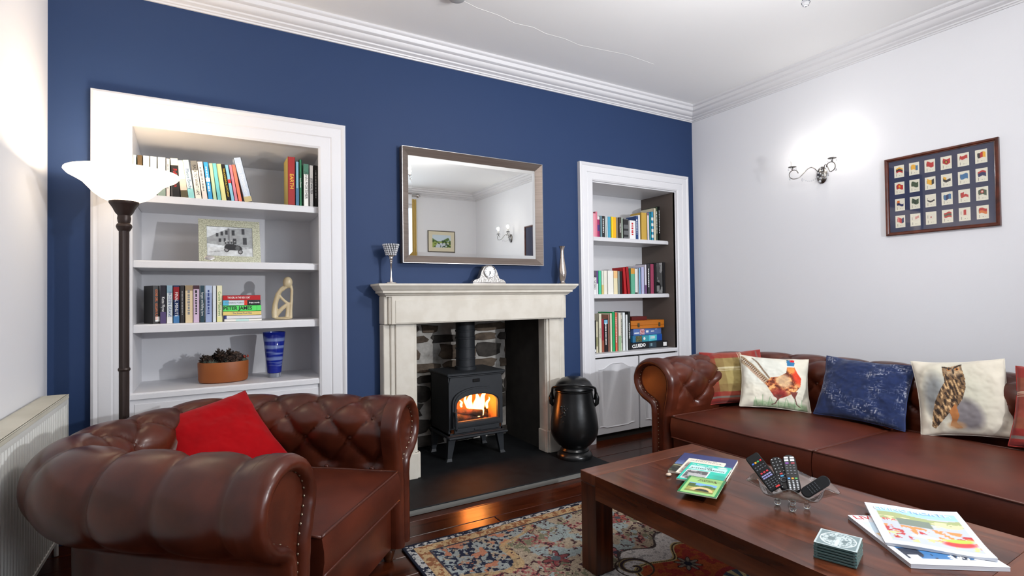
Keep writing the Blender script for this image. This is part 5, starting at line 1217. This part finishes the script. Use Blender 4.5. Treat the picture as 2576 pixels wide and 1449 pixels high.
def remote(bot, top, w, th, label, kind):
    b_, t_ = Vector(bot), Vector(top); d = (t_-b_); Lr = d.length; d.normalize()
    camd = (Vector((0,-3.5,1.6))-b_).normalized(); xv = d.cross(camd).normalized(); nz_ = xv.cross(d)
    root = empty('remote_control', b_); root.matrix_world = Matrix((( xv.x, d.x, nz_.x, b_.x), (xv.y, d.y, nz_.y, b_.y), (xv.z, d.z, nz_.z, b_.z), (0,0,0,1)))
    tag(root, label, 'remote control', 'remote controls in the glass bowl')
    pl = mat('remote_plastic', (16,17,19), .5, spec=.25)
    def outline(i, z, n=6):
        rr_ = w/2-.001 if kind != 0 else .008; pts = []
        for cx_, cy_, a0 in ((w/2-rr_, rr_, -90), (w/2-rr_, Lr-rr_, 0), (-w/2+rr_, Lr-rr_, 90), (-w/2+rr_, rr_, 180)):
            for j in range(n+1): a = R(a0+90*j/n); pts.append((cx_+(rr_-i)*cos(a), cy_+(rr_-i)*sin(a), z))
        return pts
    MB().loops([outline(.004, -th/2), outline(0, -th*.3), outline(0, th*.3), outline(.003, th/2)], True, True).build('case', pl, root, auto=40)
    z0 = th/2; ys_ = Lr/.180; key = mat('key_grey', (84,88,94), .5); kw = mat('key_white', (206,210,216), .5)
    def keys(cols, rows, x0, x1, y0, y1, m, sx_=.003, sy_=.002, nm='keys'):
        k_ = MB()
        for i in range(cols):
            for j in range(rows):
                x = x0+(x1-x0)*(i/(cols-1) if cols > 1 else .5); y = (y0+(y1-y0)*(j/(rows-1) if rows > 1 else .5))*ys_; k_.box(x-sx_, x+sx_, y-sy_*ys_, y+sy_*ys_, z0-.001, z0+.0014)
        stuff(k_.build(nm, m, root))
    def btn(x, y, c_, sx_=.004, sy_=.003):
        y *= ys_; MB().box(x-sx_, x+sx_, y-sy_, y+sy_, z0-.001, z0+.0018, bev=.0006).build('button', bm_(c_), root)
    if kind == 0:
        keys(4, 4, -.017, .017, .015, .045, key); keys(4, 2, -.015, .015, .060, .070, mat('key_lilac', (140,140,190), .5), .0042, .003); keys(4, 2, -.017, .017, .105, .118, key)
        for i, c_ in enumerate(((60,110,200), (230,170,50), (60,150,90), (200,50,60))): btn(-.016+.0107*i, .138, c_)
        for i in range(3): btn(-.012+.012*i, .084, (190,50,60))
        btn(.008, .006, (200,60,60), .008, .003)
    elif kind == 1:
        keys(3, 5, -.013, .013, .095, .165, kw, .0022, .0016); keys(2, 3, -.014, .014, .015, .035, kw, .0022, .0016)
        btn(0, .082, (200,60,60), .005, .004); btn(0, .070, (70,160,210), .006, .004); keys(2, 2, -.012, .012, .060, .075, kw, .002, .0015)
        MB().tube([(.010*cos(2*pi*i/16), (.048+.010*sin(2*pi*i/16))*ys_, z0+.0008) for i in range(17)], .0022, 6).build('control_ring', key, root, smooth=True)
    elif kind == 2:
        keys(2, 2, -.010, .010, .150, .163, kw, .007, .0045); keys(3, 4, -.012, .012, .085, .125, key, .003, .0024); btn(-.010, .136, (120,60,150), .006, .003); btn(.010, .136, (150,40,60), .006, .003)
        for i, c_ in enumerate(((60,140,220), (230,150,40), (70,160,80))): btn(-.012+.012*i, .062, c_)
        keys(3, 6, -.013, .013, .012, .050, kw, .0028, .0018)
    else:
        keys(3, 4, -.010, .010, .05, .10, mat('key_dark', (60,64,68), .5), .0035, .002)
    return root
remote((1.845, -2.285, TZ+.060), (1.865, -2.165, TZ+.150), .054, .014, 'flat black remote with lilac keys leaning furthest left in bowl', 0)
remote((1.866, -2.315, TZ+.058), (1.955, -2.205, TZ+.135), .044, .018, 'rounded black remote with red and blue keys, second from the left', 1)
remote((1.862, -2.345, TZ+.060), (1.955, -2.262, TZ+.160), .044, .014, 'black remote with white screen keys at top, standing tallest in bowl', 2)
remote((1.862, -2.372, TZ+.062), (1.935, -2.425, TZ+.122), .038, .014, 'plain dark remote without coloured keys leaning right over the bowl rim', 3)
# coasters
cg = mat('coaster_glass', (150,196,194), .08, trans=.75, ior=1.45); 
def c_coast(u, v):
    n = vn(u*30, v*30, 1, 4); C = blank(u, (110,128,130)); d = np.maximum(np.abs(u-.5), np.abs(v-.5)); r = np.hypot(u-.5, v-.5)
    C = paint(C, (d > .46)*1., (176,190,190)); C = paint(C, ((r < .43) & (n > .42))*1., (176,188,188)); C = paint(C, (np.abs(r-.42) < .012)*1., (206,216,216)); C = paint(C, line(u, v, .5, .12, .5, .5, .035), (190,200,200))
    C = paint(C, ell(u, v, .34, .5, .09, .12)*.9, (96,112,114)); C = paint(C, ell(u, v, .66, .46, .07, .10)*.9, (96,112,114)); return C
cnames = ['bottom', 'second from bottom', 'third from bottom', 'third from top', 'second from top', 'top']
for k in range(6):
    z0 = TZ+.0008+k*.0082
    o = MB().box(-.055, .055, -.058, .058, 0, .0055, bev=.0008).build('glass_coaster', cg); o.location = (1.641+.001*(k % 2), -2.612, z0); o.rotation_euler = (0,0,R(-71+(k*37 % 3-1)*.8))
    tag(o, 'square glass coaster with tree design, %s of the stack' % cnames[k], 'coaster', 'glass coasters stacked on the coffee table')
    for a in (-1,1):
        for b in (-1,1):
            if k: MB().lathe([(.003,-.0024), (.003,.0)], 8, (a*.048, b*.051)).build('rubber_pad', mat('clear_pad', (190,205,205), .4), o)
    if k == 5: panel('engraving', .110, .116, 60, 60, c_coast, P_gloss, o, T(0, 0, .0057))
    else: MB().box(-.050, .050, -.053, .053, .0024, .003).build('etched_core', mat('etched_core', (70,110,110), .5), o)
# magazines
def magA(u, v):
    C = blank(u, (202,205,210)); P_ = rect(u, v, .07, .96, .04, .84); C = paint(C, P_, (120,150,176)); C = paint(C, P_*(v > .55), (186,206,220)); C = paint(C, P_*((v > .35) & (v < .6) & (fbm(u, v, 9, 3) > .45)), (196,160,110)); C = paint(C, P_*(v < .42), (60,110,160)); C = paint(C, P_*((v < .30) & (fbm(u, v, 7, 5) > .42)), (40,46,60)); C = paint(C, P_*(v < .11), (200,206,216)); C = paint(C, P_*((v < .2) & (u > .5) & (fbm(u, v, 22, 6) > .55)), (226,226,230))
    C = paint(C, rect(u, v, .09, .2, .07, .17), (210,212,214)); return C
def magB(u, v):
    C = blank(u, (200,203,210)); P_ = rect(u, v, .09, .93, .08, .90); C = paint(C, P_, (176,182,196)); C = paint(C, P_*(v > .76), (150,190,226)); C = paint(C, P_*((v > .60) & (v < .79-.05*u+.03*np.sin(u*7))), (150,160,110)); C = paint(C, P_*((v > .56) & (v < .70) & (fbm(u, v, 11, 3) > .5)), (196,190,150))
    C = paint(C, rect(u, v, .26, .60, .50, .66), (110,122,110)); C = paint(C, rect(u, v, .12, .22, .24, .34), (170,174,180)); C = paint(C, P_*((v < .48)*(v > .2))*(fbm(u, v, 12, 8) > .56), (206,130,70)); C = paint(C, P_*((v < .42)*(v > .15))*(fbm(u, v, 14, 9) > .62), (170,50,50)); C = paint(C, P_*((v < .3)*(v > .1))*(fbm(u, v, 13, 19) > .6), (190,196,130))
    C = paint(C, ell(u, v, .76, .22, .16, .06, 12, .4), (214,56,56)); C = paint(C, ell(u, v, .78, .29, .14, .04, 12, .4), (170,190,70)); C = paint(C, ell(u, v, .46, .26, .12, .03, 0, .6), (230,226,216)); return C
def mag(loc, w, h, th, rz, fn, lab, curl, rx=0, ry=0):
    root = empty('magazine', loc, rot=(R(rx), R(ry), R(rz))); tag(root, lab, 'magazine', 'magazines on the coffee table')
    nx, ny = 70, 90; panel('front_cover', w, h, nx, ny, fn, P_gloss, root, T(0, 0, th), zf=curl)
    m = MB(); per = [(i/20, 0) for i in range(20)]+[(1, j/20) for j in range(20)]+[(1-i/20, 1) for i in range(20)]+[(0, 1-j/20) for j in range(20)]
    cf = (lambda a, b: float(curl(np.array(a), np.array(b)))) if curl else (lambda a, b: 0)
    m.loops([[((a-.5)*w*.995, (b-.5)*h*.995, th*t+cf(a, b)*(.25+.75*t)-.0004) for a, b in per] for t in (0, .34, .67, 1)], True)
    m.build('page_block', mat('magazine_pages', (200,202,206), .5, noise=((3,3,900), 2, (190,192,198), .35, .65)), root, auto=50)
    panel('back_cover', w*.998, h*.998, 10, 10, lambda u, v: blank(u, (220,222,226)), P_gloss, root, T(0,0,.0002), zf=(lambda u, v: curl(u, v)*.25) if curl else None)
    return root
mA = mag((1.944, -2.70, TZ+.001), .262, .338, .012, -36, magA, 'lower glossy magazine with red masthead, sticking out beneath the other', None)
cB = lambda u, v: .016*np.clip(u-.45, 0, 1)**1.5*np.clip(v-.3, 0, 1)*2.2+.010*np.clip(v-.6, 0, 1)**2*3*np.clip(.6-u, 0, 1)+.002*np.sin(u*6)+.0+.004*np.clip(u-.8, 0, 1)*5*np.clip(.2-v, 0, 1)*5
mB = mag((2.018, -2.678, TZ+.0142), .268, .338, .007, -55, magB, 'upper glossy magazine with blue sky, picnic cover and curled corner', cB)
text('LIVING', .030, INK['r'], mA, T(-.058, .148, .0124), 'masthead', .12); text('LIVING NORTH', .026, INK['w'], mB, T(-.004, .124, .0105), 'masthead', .215)
text('SPA', .018, mat('pale_red_ink', (206,90,100), .5), mB, T(-.085, .032, .0090), 'headline', .05)

# ------------------------------------------------------------------ rug
def rugfn(u, v):        # u across x (0..1 = 2.35 m), v across y (0 = near edge, 1 = hearth edge; 1.75 m)
    X, Y = u*RW, v*RH; n1 = fbm(X, Y, 6, 1); n2 = fbm(X, Y, 30, 2); n3 = vn(X, Y, 90, 3); n4 = fbm(X, Y, 62, 6, 3)
    C = blank(u, (176,158,132))*(.92+.12*n3[..., None])
    d = np.minimum(np.minimum(X, RW-X), np.minimum(Y, RH-Y))
    cx, cy = 1.17, RH*.38; dx, dy = X-cx, Y-cy
    # corner spandrels, navy broken with pale blue
    sp = np.minimum(np.hypot(np.minimum(X, RW-X)/.62, np.minimum(Y, RH-Y)/.50), 9); wav = 1+.12*np.sin(9*np.arctan2(np.minimum(Y, RH-Y), np.minimum(X, RW-X)))
    spm = (sp < wav).astype(float)
    C = paint(C, spm*(n2 > .42), (150,160,158)); C = paint(C, spm*(n4 > .53), (34,42,66)); C = paint(C, spm*(fbm(X, Y, 26, 12) > .60), (196,120,86))
    C = paint(C, ((np.abs(sp-wav) < .05)).astype(float)*.8, (196,160,104))
    # scattered florals in the field
    fl = (fbm(X, Y, 11, 22) > .56)*(1-spm)
    C = paint(C, fl*(n4 > .5), (168,84,84)); C = paint(C, (fbm(X, Y, 13, 31) > .58)*(1-spm)*(n4 < .48), (120,120,92)); C = paint(C, (fbm(X, Y, 12, 41) > .6)*(1-spm), (150,168,168)); C = paint(C, (n4 > .66)*(1-spm), (72,44,50))
    for (fx, fy, r, cl, c2) in ((.32,.72,.075,(150,54,60),(90,110,120)), (.40,.55,.06,(176,80,90),(120,130,90)), (.52,.80,.06,(150,50,56),(90,60,60)), (.25,.45,.06,(130,120,84),(96,60,60)), (.47,.66,.05,(188,96,96),(60,60,80)), (.62,.83,.06,(176,70,60),(70,80,90)), (.16,.30,.07,(190,130,60),(150,60,60)), (.30,.20,.08,(180,70,50),(70,60,90)), (.75,.78,.07,(160,60,70),(50,60,90)), (.20,.62,.05,(60,70,96),(180,150,100))):
        qx, qy = X-fx*RW, Y-fy*RH; rr_ = np.hypot(qx, qy); th = np.arctan2(qy, qx); pet = r*(.72+.28*np.cos(6*th))
        C = paint(C, ((rr_ < pet) & (n2 > .38)).astype(float)*.85, cl); C = paint(C, (np.abs(rr_-pet) < .005).astype(float), (60,44,48)); C = paint(C, (rr_ < r*.3).astype(float), c2)
    # ivory medallion with lobed outline, orange heart, spirals
    th = np.arctan2(dy, dx); rad = np.hypot(dx/1.35, dy); lob = .50+.035*np.cos(12*th)+.02*np.cos(5*th)
    C = paint(C, (rad < lob).astype(float), (218,216,212)); C = paint(C, (np.abs(rad-lob) < .008).astype(float), (70,60,60)); 
    C = paint(C, ((rad < lob) & (n4 > .62)).astype(float)*.7, (150,150,150))
    lo2 = .36+.045*np.cos(8*th); C = paint(C, (rad < lo2).astype(float), (196,84,36)); C = paint(C, ((rad < lo2) & (n2 > .55)).astype(float)*.8, (180,44,44)); C = paint(C, (np.abs(rad-lo2) < .012).astype(float), (206,182,110)); C = paint(C, (np.abs(rad-lo2) < .004).astype(float), (60,40,40))
    for k in range(8):
        a = k*pi/4+.3; fx, fy = 1.35*.25*cos(a), .25*sin(a); qx, qy = dx-fx, dy-fy; rr_ = np.hypot(qx, qy); t2 = np.arctan2(qy, qx); pet = .062*(.75+.25*np.cos(8*t2))
        C = paint(C, (rr_ < pet).astype(float), (96,86,80)); C = paint(C, ((rr_ < pet) & (np.cos(8*t2) > .3)).astype(float), (176,60,60) if k % 2 else (150,136,120)); C = paint(C, (rr_ < .018).astype(float), (40,44,60)); C = paint(C, (np.abs(rr_-pet) < .004).astype(float), (60,40,40))
    for k in range(6):
        a = k*pi/3+.1; fx, fy = 1.35*.42*cos(a), .42*sin(a); qx, qy = dx-fx, dy-fy; rr_ = np.hypot(qx, qy); t2 = np.arctan2(qy, qx); spn = np.sin(t2+rr_*95)
        C = paint(C, ((rr_ < .085) & (spn > .35)).astype(float), (150,130,80)); C = paint(C, ((rr_ < .085) & (spn > .8)).astype(float), (60,50,60)); C = paint(C, (np.abs(rr_-.085) < .004).astype(float), (70,60,50))
    t3 = np.hypot(dx/1.1, dy); C = paint(C, (t3 < .13).astype(float), (176,50,50)); C = paint(C, (t3 < .10).astype(float), (206,190,130)); C = paint(C, ((t3 < .10) & (np.cos(10*th) > 0)).astype(float), (70,90,110)); C = paint(C, (t3 < .035).astype(float), (190,90,40))
    # borders
    C = paint(C, ((d < .105) & (d > .045)).astype(float), (194,160,110)); C = paint(C, ((d < .105) & (d > .045) & (n4 > .52)).astype(float), (150,92,56)); C = paint(C, ((d < .112) & (d > .103)).astype(float), (64,60,70))
    C = paint(C, (d < .045).astype(float), (34,40,60)); C = paint(C, ((d < .045) & (n4 > .5) & (d > .012)).astype(float), (186,186,182)); C = paint(C, (d < .008).astype(float), (26,32,48))
    g_ = C.mean(-1, keepdims=True); C = C*.78+g_*.22; return C*(.78+.22*vn(X, Y, 240, 9))[..., None]
RW, RH = 1.83, 1.75
rg = panel('patterned_rug', RW, RH, 820, 610, rugfn, attr_mat('rug_pile', .95, .1, bump=(420, .5, .002)), None, T(.835+RW/2, -.955-RH/2, .011), zf=lambda u, v: .0008*vn(u*RW, v*RH, 60, 2))
tag(rg, 'faded oriental rug with navy borders and orange medallion beneath the coffee table', 'rug')
MB().box(-RW/2+.001, RW/2-.001, -RH/2+.001, RH/2-.001, .003, .0105).build('backing', mat('navy_binding', (24,30,48), .9), rg).location = (.835+RW/2, -.955-RH/2, 0)
# ------------------------------------------------------------------ wall lights, framed flags and the rest
cryst = bpy.data.materials.new('crystal_drop'); cryst.use_nodes = True; b_ = cryst.node_tree.nodes['Principled BSDF']; b_.inputs['Base Color'].default_value = (.95,.97,1,1); b_.inputs['Roughness'].default_value = .02; b_.inputs['Transmission Weight'].default_value = 1; b_.inputs['IOR'].default_value = 1.5
bulb = mat('lit_bulb', (255,244,230), .4, emit=(255,240,218), es=14)
def drop(root, p, s=.008, name='crystal_drop'):
    x, y, z = p
    MB().lathe([(.0, z), (.0012, z-.001), (.0012, z-s*1.2), (s*.35, z-s*1.4), (s*.75, z-s*2.6), (s*.8, z-s*3.1), (s*.45, z-s*3.7), (0, z-s*3.9)], 8, (x, y)).build(name, cryst, root)
sc_m = mat('aged_chrome', (128,124,120), .25, metal=1)
def wall_light(y, z, label, group):
    rt_ = empty('wall_light', (XR-.0006, y, z)); tag(rt_, label, 'wall light', group)
    # faceted oval plate
    pm = MB(); m0 = Matrix.Translation((0, 0, -.01))@RY(-90)
    pm.lathe([(0,0), (.040,0), (.042,.006), (.034,.014), (.02,.020), (0,.022)], 20, m=m0@Matrix.Diagonal((1.55,1,1,1))); pm.build('back_plate', sc_m, rt_, auto=30)
    jw = MB()
    for i, (a, b) in enumerate(((-.030, 0), (-.055, .006), (.02, .018), (.035, -.012), (-.008, -.016), (-.015, .020), (.055, 0), (.008, 0))): jw.ball((-.024, b, -.01+a*.9), .010 if i < 2 else .007, 8, 6)
    stuff(jw.build('crystal_jewels', crystal_m(), rt_))
    for s_ in (-1, 1):
        pts = []
        for t in range(0, 31):
            u = t/30
            if u < .62:      # out from the plate, over a hump and down
                k = u/.62; r = .02+.125*k; zz = .015+.030*sin(pi*min(1, k*1.3))*(1-k)*2.2-.040*sin(pi*.5*k)**3
                pts.append((-.022-.115*k, s_*r, zz))
            else:            # up and round under the cup
                k = (u-.62)/.38; a = R(-90+265*k); pts.append((-.137-.008*sin(pi*k), s_*(.140+.034*cos(a)), .009+.034*sin(a)+.0))
        MB().tube(pts, [.0032]*len(pts), 8).build('arm', sc_m, rt_, smooth=True)
        cx_, cy_ = -.140, s_*.150
        MB().lathe([(0,.040), (.004,.040), (.004,.058), (.010,.062), (.026,.066), (.030,.070), (.024,.071), (0,.069)], 22, (cx_, cy_)).build('drip_cup', sc_m, rt_, auto=40)
        MB().lathe([(.0105,.071), (.0105,.112), (0,.112)], 16, (cx_, cy_)).build('candle_tube', mat('frosted_tube', (225,225,225), .3, trans=.3), rt_, auto=40)
        MB().lathe([(.006,.112), (.012,.120), (.0165,.134), (.015,.150), (.008,.168), (0,.178)], 16, (cx_, cy_)).build('bulb', bulb, rt_, smooth=True)
        lamp('wall_light_bulb', 'POINT', (XR+cx_-.005, y+cy_, z+.150), 6 if s_ < 0 else 2.6, (1, .97, .92), .02)
        for k in range(4): a = R(90*k+20); drop(rt_, (cx_+.027*cos(a), cy_+.027*sin(a), .067), .0055)
        drop(rt_, (-.137, s_*.173, -.0), .0075); drop(rt_, (-.10, s_*.098, -.022), .0065)
        sw = MB()
        for k in range(9): t = k/8; sw.ball((-.03-.07*t, s_*(.02+.08*t), -.028-.022*sin(pi*t)), .0042, 6, 4)
        stuff(sw.build('bead_swag', cryst, rt_))
    return rt_
wall_light(-1.235, 2.150, 'crystal and chrome two-arm wall light left of the flag picture', 'crystal wall lights')
wall_light(-3.56, 2.150, 'crystal and chrome two-arm wall light seen in the mirror', 'crystal wall lights')
# framed flag cards
FL = [[('y','k','r'),('y','y','b'),('r','r','r'),('r','y','k'),('r','r','w'),('k','r','y')],[('r','y','o'),('g','g','g'),('y','y','k'),('y','w','k'),('b','b','b'),('r','n','n')],[('o','w','n'),('g','g','k'),('w','w','k'),('b','n','b'),('r','w','r'),('g','w','r')],[('p','r','n'),('w','l','w'),('w','r','w'),('r','g','r'),('w','r','w'),('r','r','o')]]
FC = dict(y=(226,168,46), k=(50,46,44), r=(178,44,40), b=(60,108,150), g=(70,84,64), o=(206,110,44), w=(222,216,200), n=(38,44,84), p=(216,120,116), l=(200,140,130))
def flagcard(c3, k):
    def f(u, v):
        C = blank(u, (226,222,204)); w = .05*np.sin(u*9+k); vv = v+w+.06*(u-.2)
        ins = (u > .2) & (u < .86) & (vv > .42) & (vv < .82)
        md = k % 4
        if md == 0: s_ = [(vv > .69), (vv > .55)&(vv <= .69), (vv <= .55)]
        elif md == 1: s_ = [(u < .42), (u >= .42)&(u < .64), (u >= .64)]
        elif md == 2: s_ = [(vv > .62)&(u < .5), (vv > .62)&(u >= .5), (vv <= .62)]
        else: s_ = [np.hypot(u-.5, vv-.62) > .13, np.hypot(u-.5, vv-.62) <= .07, (np.hypot(u-.5, vv-.62) > .07) & (np.hypot(u-.5, vv-.62) <= .13)]
        for m_, c_ in zip(s_, c3): C = paint(C, (ins & m_)*1., FC[c_])
        C = paint(C, line(u, v, .17, .86, .24, .10, .012), (90,80,70)); return paint(C, rect(u, v, .40, .85, .16, .19)*(vn(u*60, v*10, 1, 3) > .4), (120,116,104))
    return f
def flag_frame(yc, zc, w, h, label, group, cards=True):
    rt_ = empty('framed_flag_cards', (XR-.0005, yc, zc)); tag(rt_, label, 'picture', group)
    def lp(dx, x): return [(x, w/2-dx, -h/2+dx), (x, -w/2+dx, -h/2+dx), (x, -w/2+dx, h/2-dx), (x, w/2-dx, h/2-dx)]
    MB().loops([lp(0, 0), lp(0, -.020), lp(.004, -.024), lp(.012, -.022), lp(.018, -.016), lp(.021, -.017), lp(.022, -.010), lp(.022, 0)], True, ring=True).build('frame', frame_w, rt_, auto=30)
    MB().box(-.008, -.002, -w/2+.02, w/2-.02, -h/2+.02, h/2-.02).build('mat_board', mat('navy_mat_board', (44,50,78), .8), rt_)
    if cards:
        k = 0
        for j in range(4):
            for i in range(6):
                y = (2.5-i)*.0875; z = (1.5-j)*.1135-.002
                m_ = Matrix(((0,0,-1,-.0092), (-1,0,0,y), (0,1,0,z), (0,0,0,1)))
                panel('flag_card', .058, .082, 26, 36, flagcard(FL[j][i], k+j), P_matte, rt_, m_); k += 1
    MB().box(-.0125, -.0115, -w/2+.0215, w/2-.0215, -h/2+.0215, h/2-.0215).build('glazing', thin, rt_)
flag_frame(-1.972, 1.889, .606, .527, 'dark wooden frame holding twenty-four flag cards on navy mount, right wall', 'framed flag cards on the right wall')
flag_frame(-2.86, 1.98, .56, .58, 'second dark framed flag picture, only its edge shows in the mirror', 'framed flag cards on the right wall', False)
# picture on the wall behind the camera
def scape(u, v):
    C = blank(u, (214,206,180)); P_ = rect(u, v, .15, .85, .2, .82); C = paint(C, P_, (196,212,222)); C = paint(C, P_*(v < .60+.1*np.sin(u*8))*(fbm(u, v, 9, 2) > .38), (92,120,70)); C = paint(C, P_*(v < .5), (150,168,90)); C = paint(C, P_*(v < .42)*(np.abs(u-.5+.6*(v-.3)) < .22), (196,204,214)); C = paint(C, P_*(v < .55)*(fbm(u, v, 14, 5) > .56), (60,84,50)); return C
lp_ = empty('landscape_picture', (3.434, YN+.0005, 2.18)); tag(lp_, 'small framed landscape watercolour reflected in the mirror', 'picture')
MB().box(-.245, .245, 0, .014, -.18, .18).build('frame', mat('pewter_frame', (90,84,74), .4, metal=.3), lp_)
panel('watercolour', .46, .33, 60, 44, scape, P_matte, lp_, Matrix(((-1,0,0,0), (0,0,1,.0146), (0,1,0,0), (0,0,0,1))))
# curtain and pole
cu = MB(); A = []
for i in range(70): t = i/69; A.append((2.80+.17*t, YN+.07+.022*sin(t*34)))
cu.loops([[(x, y, z) for x, y in A] for z in (.02, 1.4, 2.84)], False)
o = cu.build('curtain', mat('gold_curtain', (206,180,110), .8), smooth=True); tag(o, 'golden yellow curtain hanging at the window behind the camera', 'curtain')
cp = MB().tube([(1.0, YN+.075, 2.90), (2.97, YN+.075, 2.90)], .012, 12).build('curtain_pole', silver, smooth=False)
tag(cp, 'metal curtain pole with ball end above the window', 'curtain pole'); MB().ball((3.0, YN+.075, 2.90), .034, 16, 10).build('finial', silver, cp, smooth=True)
MB().box(2.90, 2.92, YN, YN+.08, 2.885, 2.90).box(1.10, 1.12, YN, YN+.08, 2.885, 2.90).build('bracket', silver, cp)
# ceiling: smoke alarm and crystal ceiling light
sm = MB().lathe([(0,-.034), (.034,-.034), (.046,-.028), (.050,-.016), (.052,0), (0,0)], 32).build('smoke_alarm', mat('alarm_grey', (170,170,172), .4), auto=30); sm.location = (1.285, -.70, CZ-.0005); tag(sm, 'round grey smoke alarm on the ceiling above the fireplace', 'smoke alarm')
ch = empty('crystal_chandelier', (1.905, -2.398, CZ-.0005)); tag(ch, 'crystal ceiling light of which only the lowest drop shows at top', 'chandelier')
MB().lathe([(0,0), (.06,0), (.055,-.02), (.02,-.035), (.006,-.04), (.006,-.24), (.016,-.25), (.028,-.28), (.028,-.33), (.014,-.36), (.02,-.40), (.034,-.44), (.034,-.47), (.018,-.50), (.005,-.52), (.0012,-.53), (.0012,-.705), (0,-.705)], 20).build('stem', chrome, ch, auto=40)
MB().lathe([(0,-.690), (.006,-.694), (.013,-.706), (.015,-.716), (.010,-.728), (0,-.734)], 12).build('lowest_crystal', cryst, ch)
for k in range(5):
    a = 2*pi*k/5+.5; pts = [(.03*cos(a), .03*sin(a), -.45)]
    for i in range(1, 13): t = i/12; pts.append(((.03+.09*t)*cos(a), (.03+.09*t)*sin(a), -.45-.05*sin(pi*t)+.07*t*t))
    MB().tube(pts, .004, 8).build('arm', chrome, ch, smooth=True)
    MB().lathe([(0,-.385), (.028,-.378), (.030,-.374), (0,-.376)], 16, (.12*cos(a), .12*sin(a))).build('drip_cup', chrome, ch)
    MB().lathe([(.010,-.375), (.010,-.33), (.014,-.31), (.016,-.295), (.008,-.265), (0,-.255)], 12, (.12*cos(a), .12*sin(a))).build('bulb', bulb, ch, smooth=True)
    drop(ch, (.12*cos(a), .12*sin(a), -.39), .009); drop(ch, (.07*cos(a), .07*sin(a), -.50), .008)
lamp('chandelier_light', 'POINT', (1.905, -2.398, CZ-.50), 88, (1, .97, .94), .16, mis=False)


flush_text()
print('SCENE BUILT', len(bpy.data.objects))
